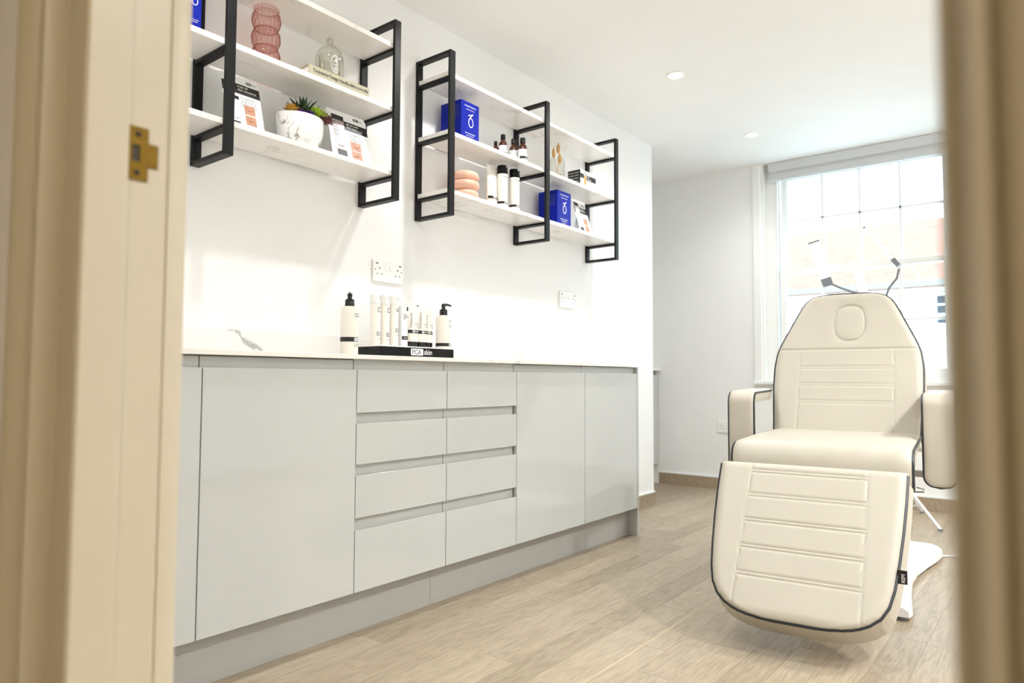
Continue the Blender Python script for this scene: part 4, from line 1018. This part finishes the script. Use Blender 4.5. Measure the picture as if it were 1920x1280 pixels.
# waisted floor base in two mouldings
def base_half(y0, y1, name, flip):
    mb = MB(); n = 16
    W0 = lambda y: interp([(-0.27, 0.256), (-0.16, 0.252), (0.0, 0.240), (0.20, 0.234), (0.34, 0.246), (0.50, 0.276), (0.64, 0.308), (0.80, 0.332)], y)
    rows_ = []
    for k in range(n+1):
        y = y0+(y1-y0)*k/n; w_ = W0(y); top_ = 0.078 if 0.05 < y < 0.55 else 0.066
        e = min(abs(y-(y0 if not flip else y1)), 1)/0.03; ee = min(1, e)
        prof = [(-w_, 0.016), (-w_*0.985, 0.045), (-w_+0.022, top_-0.008), (-w_+0.05, top_), (0, top_+0.006), (w_-0.05, top_), (w_-0.022, top_-0.008), (w_*0.985, 0.045), (w_, 0.016)]
        rows_.append([(x*(0.965+0.035*ee), y, 0.016+(z-0.016)*(0.72+0.28*ee)) for x, z in prof])
    m_ = 9; vs = [p for r_ in rows_ for p in r_]; fs = [(k*m_+i, k*m_+i+1, (k+1)*m_+i+1, (k+1)*m_+i) for k in range(n) for i in range(m_-1)]
    fs += [(k*m_+m_-1, k*m_, (k+1)*m_, (k+1)*m_+m_-1) for k in range(n)]
    fs += [tuple(range(m_)), tuple(n*m_+i for i in range(m_-1, -1, -1))]
    return mb.add(vs, fs).build(name, 'chair_base', CH, smooth=True)
base_half(-0.260, 0.335, 'base_cover', False); base_half(0.339, 0.800, 'base_cover', True)
for sx in (-1, 1):
    for y in (-0.22, 0.76): MB().lathe([(0, 0), (0.020, 0), (0.022, 0.004), (0.020, 0.018), (0, 0.018)], (sx*(0.22 if y < 0 else 0.28), y, 0), 18).build('levelling_foot', 'lamp_grey', CH, smooth=True)
tag(MB().tube([(1.62, 3.735, 0.006), (1.70, 3.80, 0.0045), (1.82, 3.87, 0.0045), (1.98, 3.90, 0.0045), (2.25, 3.86, 0.0045), (2.60, 4.05, 0.0045), (2.98, 4.20, 0.0045)], 0.0042, 8).build('power_cable', 'lamp_white', smooth=True), 'white power cable running across the floor from the chair base', 'cable')

# ================================================================== TRIPOD BEAUTY LAMP
LX, LY = 1.335, 4.60
lp = thing('beauty_lamp', 'white tripod lamp with two lit bars on bent necks behind the chair', 'lamp', (LX, LY, 0))
for a in (-43, 77, 197):
    c, s2 = math.cos(R(a)), math.sin(R(a))
    lg = MB().tube([(c*0.018, s2*0.018, 0.235), (c*0.315, s2*0.315, 0.008)], 0.0085, 8).build('leg', 'lamp_white', lp, smooth=True)
    MB().tube([(c*0.022, s2*0.022, 0.075), (c*0.170, s2*0.170, 0.112)], 0.004, 6).build('brace', 'lamp_white', lg)
    MB().lathe([(0, 0), (0.011, 0), (0.012, 0.012), (0, 0.016)], (c*0.315, s2*0.315, 0), 12).build('rubber_foot', 'lamp_grey', lg, smooth=True)
MB().tube([(0, 0, 0.05), (0, 0, 1.10)], 0.011, 12).build('pole', 'lamp_white', lp, smooth=True)
MB().lathe([(0, 0.21), (0.024, 0.21), (0.024, 0.255), (0, 0.255)], n=20).build('collar', 'lamp_white', lp, smooth=True)
MB().lathe([(0, 1.08), (0.030, 1.08), (0.032, 1.10), (0.030, 1.15), (0, 1.155)], n=20).build('lamp_hub', 'lamp_grey', lp, smooth=True)
def bar(neck, p0, p1, wv, label):
    """lit bar from clamp p0 to tip p1; wv = width direction"""
    MB().tube(neck, 0.0065, 10).build('flexible_neck', 'lamp_grey', lp, smooth=True)
    a, b = Vector(p0), Vector(p1); d = (b-a).normalized(); wd = Vector(wv); wd = (wd-d*wd.dot(d)).normalized(); nn = d.cross(wd)
    def slab(s0, s1, h, th0, th1, name, m):
        vs = [a+d*s+wd*x+nn*y for s in (s0, s1) for x, y in ((-h, th0), (h, th0), (h, th1), (-h, th1))]
        return MB().add(vs, [(0, 3, 2, 1), (4, 5, 6, 7), (0, 1, 5, 4), (1, 2, 6, 5), (2, 3, 7, 6), (3, 0, 4, 7)]).build(name, m, lp, bevel=0.002)
    L = (b-a).length
    slab(-0.030, 0.022, 0.030, -0.013, 0.013, 'bar_clamp', 'lamp_grey')
    slab(0.022, L, 0.030, -0.004, 0.0045, 'bar_frame', 'lamp_white')
    slab(0.026, L-0.004, 0.027, 0.0046, 0.0066, 'led_panel', 'light_bar')
    slab(0.026, L-0.004, 0.027, -0.0061, -0.0041, 'led_panel', 'light_bar')
    slab(L, L+0.010, 0.032, -0.008, 0.008, 'end_cap', 'lamp_grey')
bar([(0.01, 0, 1.13), (-0.10, -0.02, 1.27), (-0.19, -0.03, 1.325), (-0.28, -0.04, 1.365), (-0.335, -0.04, 1.395)], (-0.358, -0.045, 1.410), (-0.425, -0.06, 1.655), (1, 0.25, 0), 'left')
bar([(0.0, 0, 1.13), (-0.045, -0.02, 1.28), (-0.02, -0.03, 1.345), (0.022, -0.03, 1.400), (0.035, -0.03, 1.455)], (0.018, -0.035, 1.495), (-0.135, -0.05, 1.710), (-0.12, 0.986, 0.14), 'right')
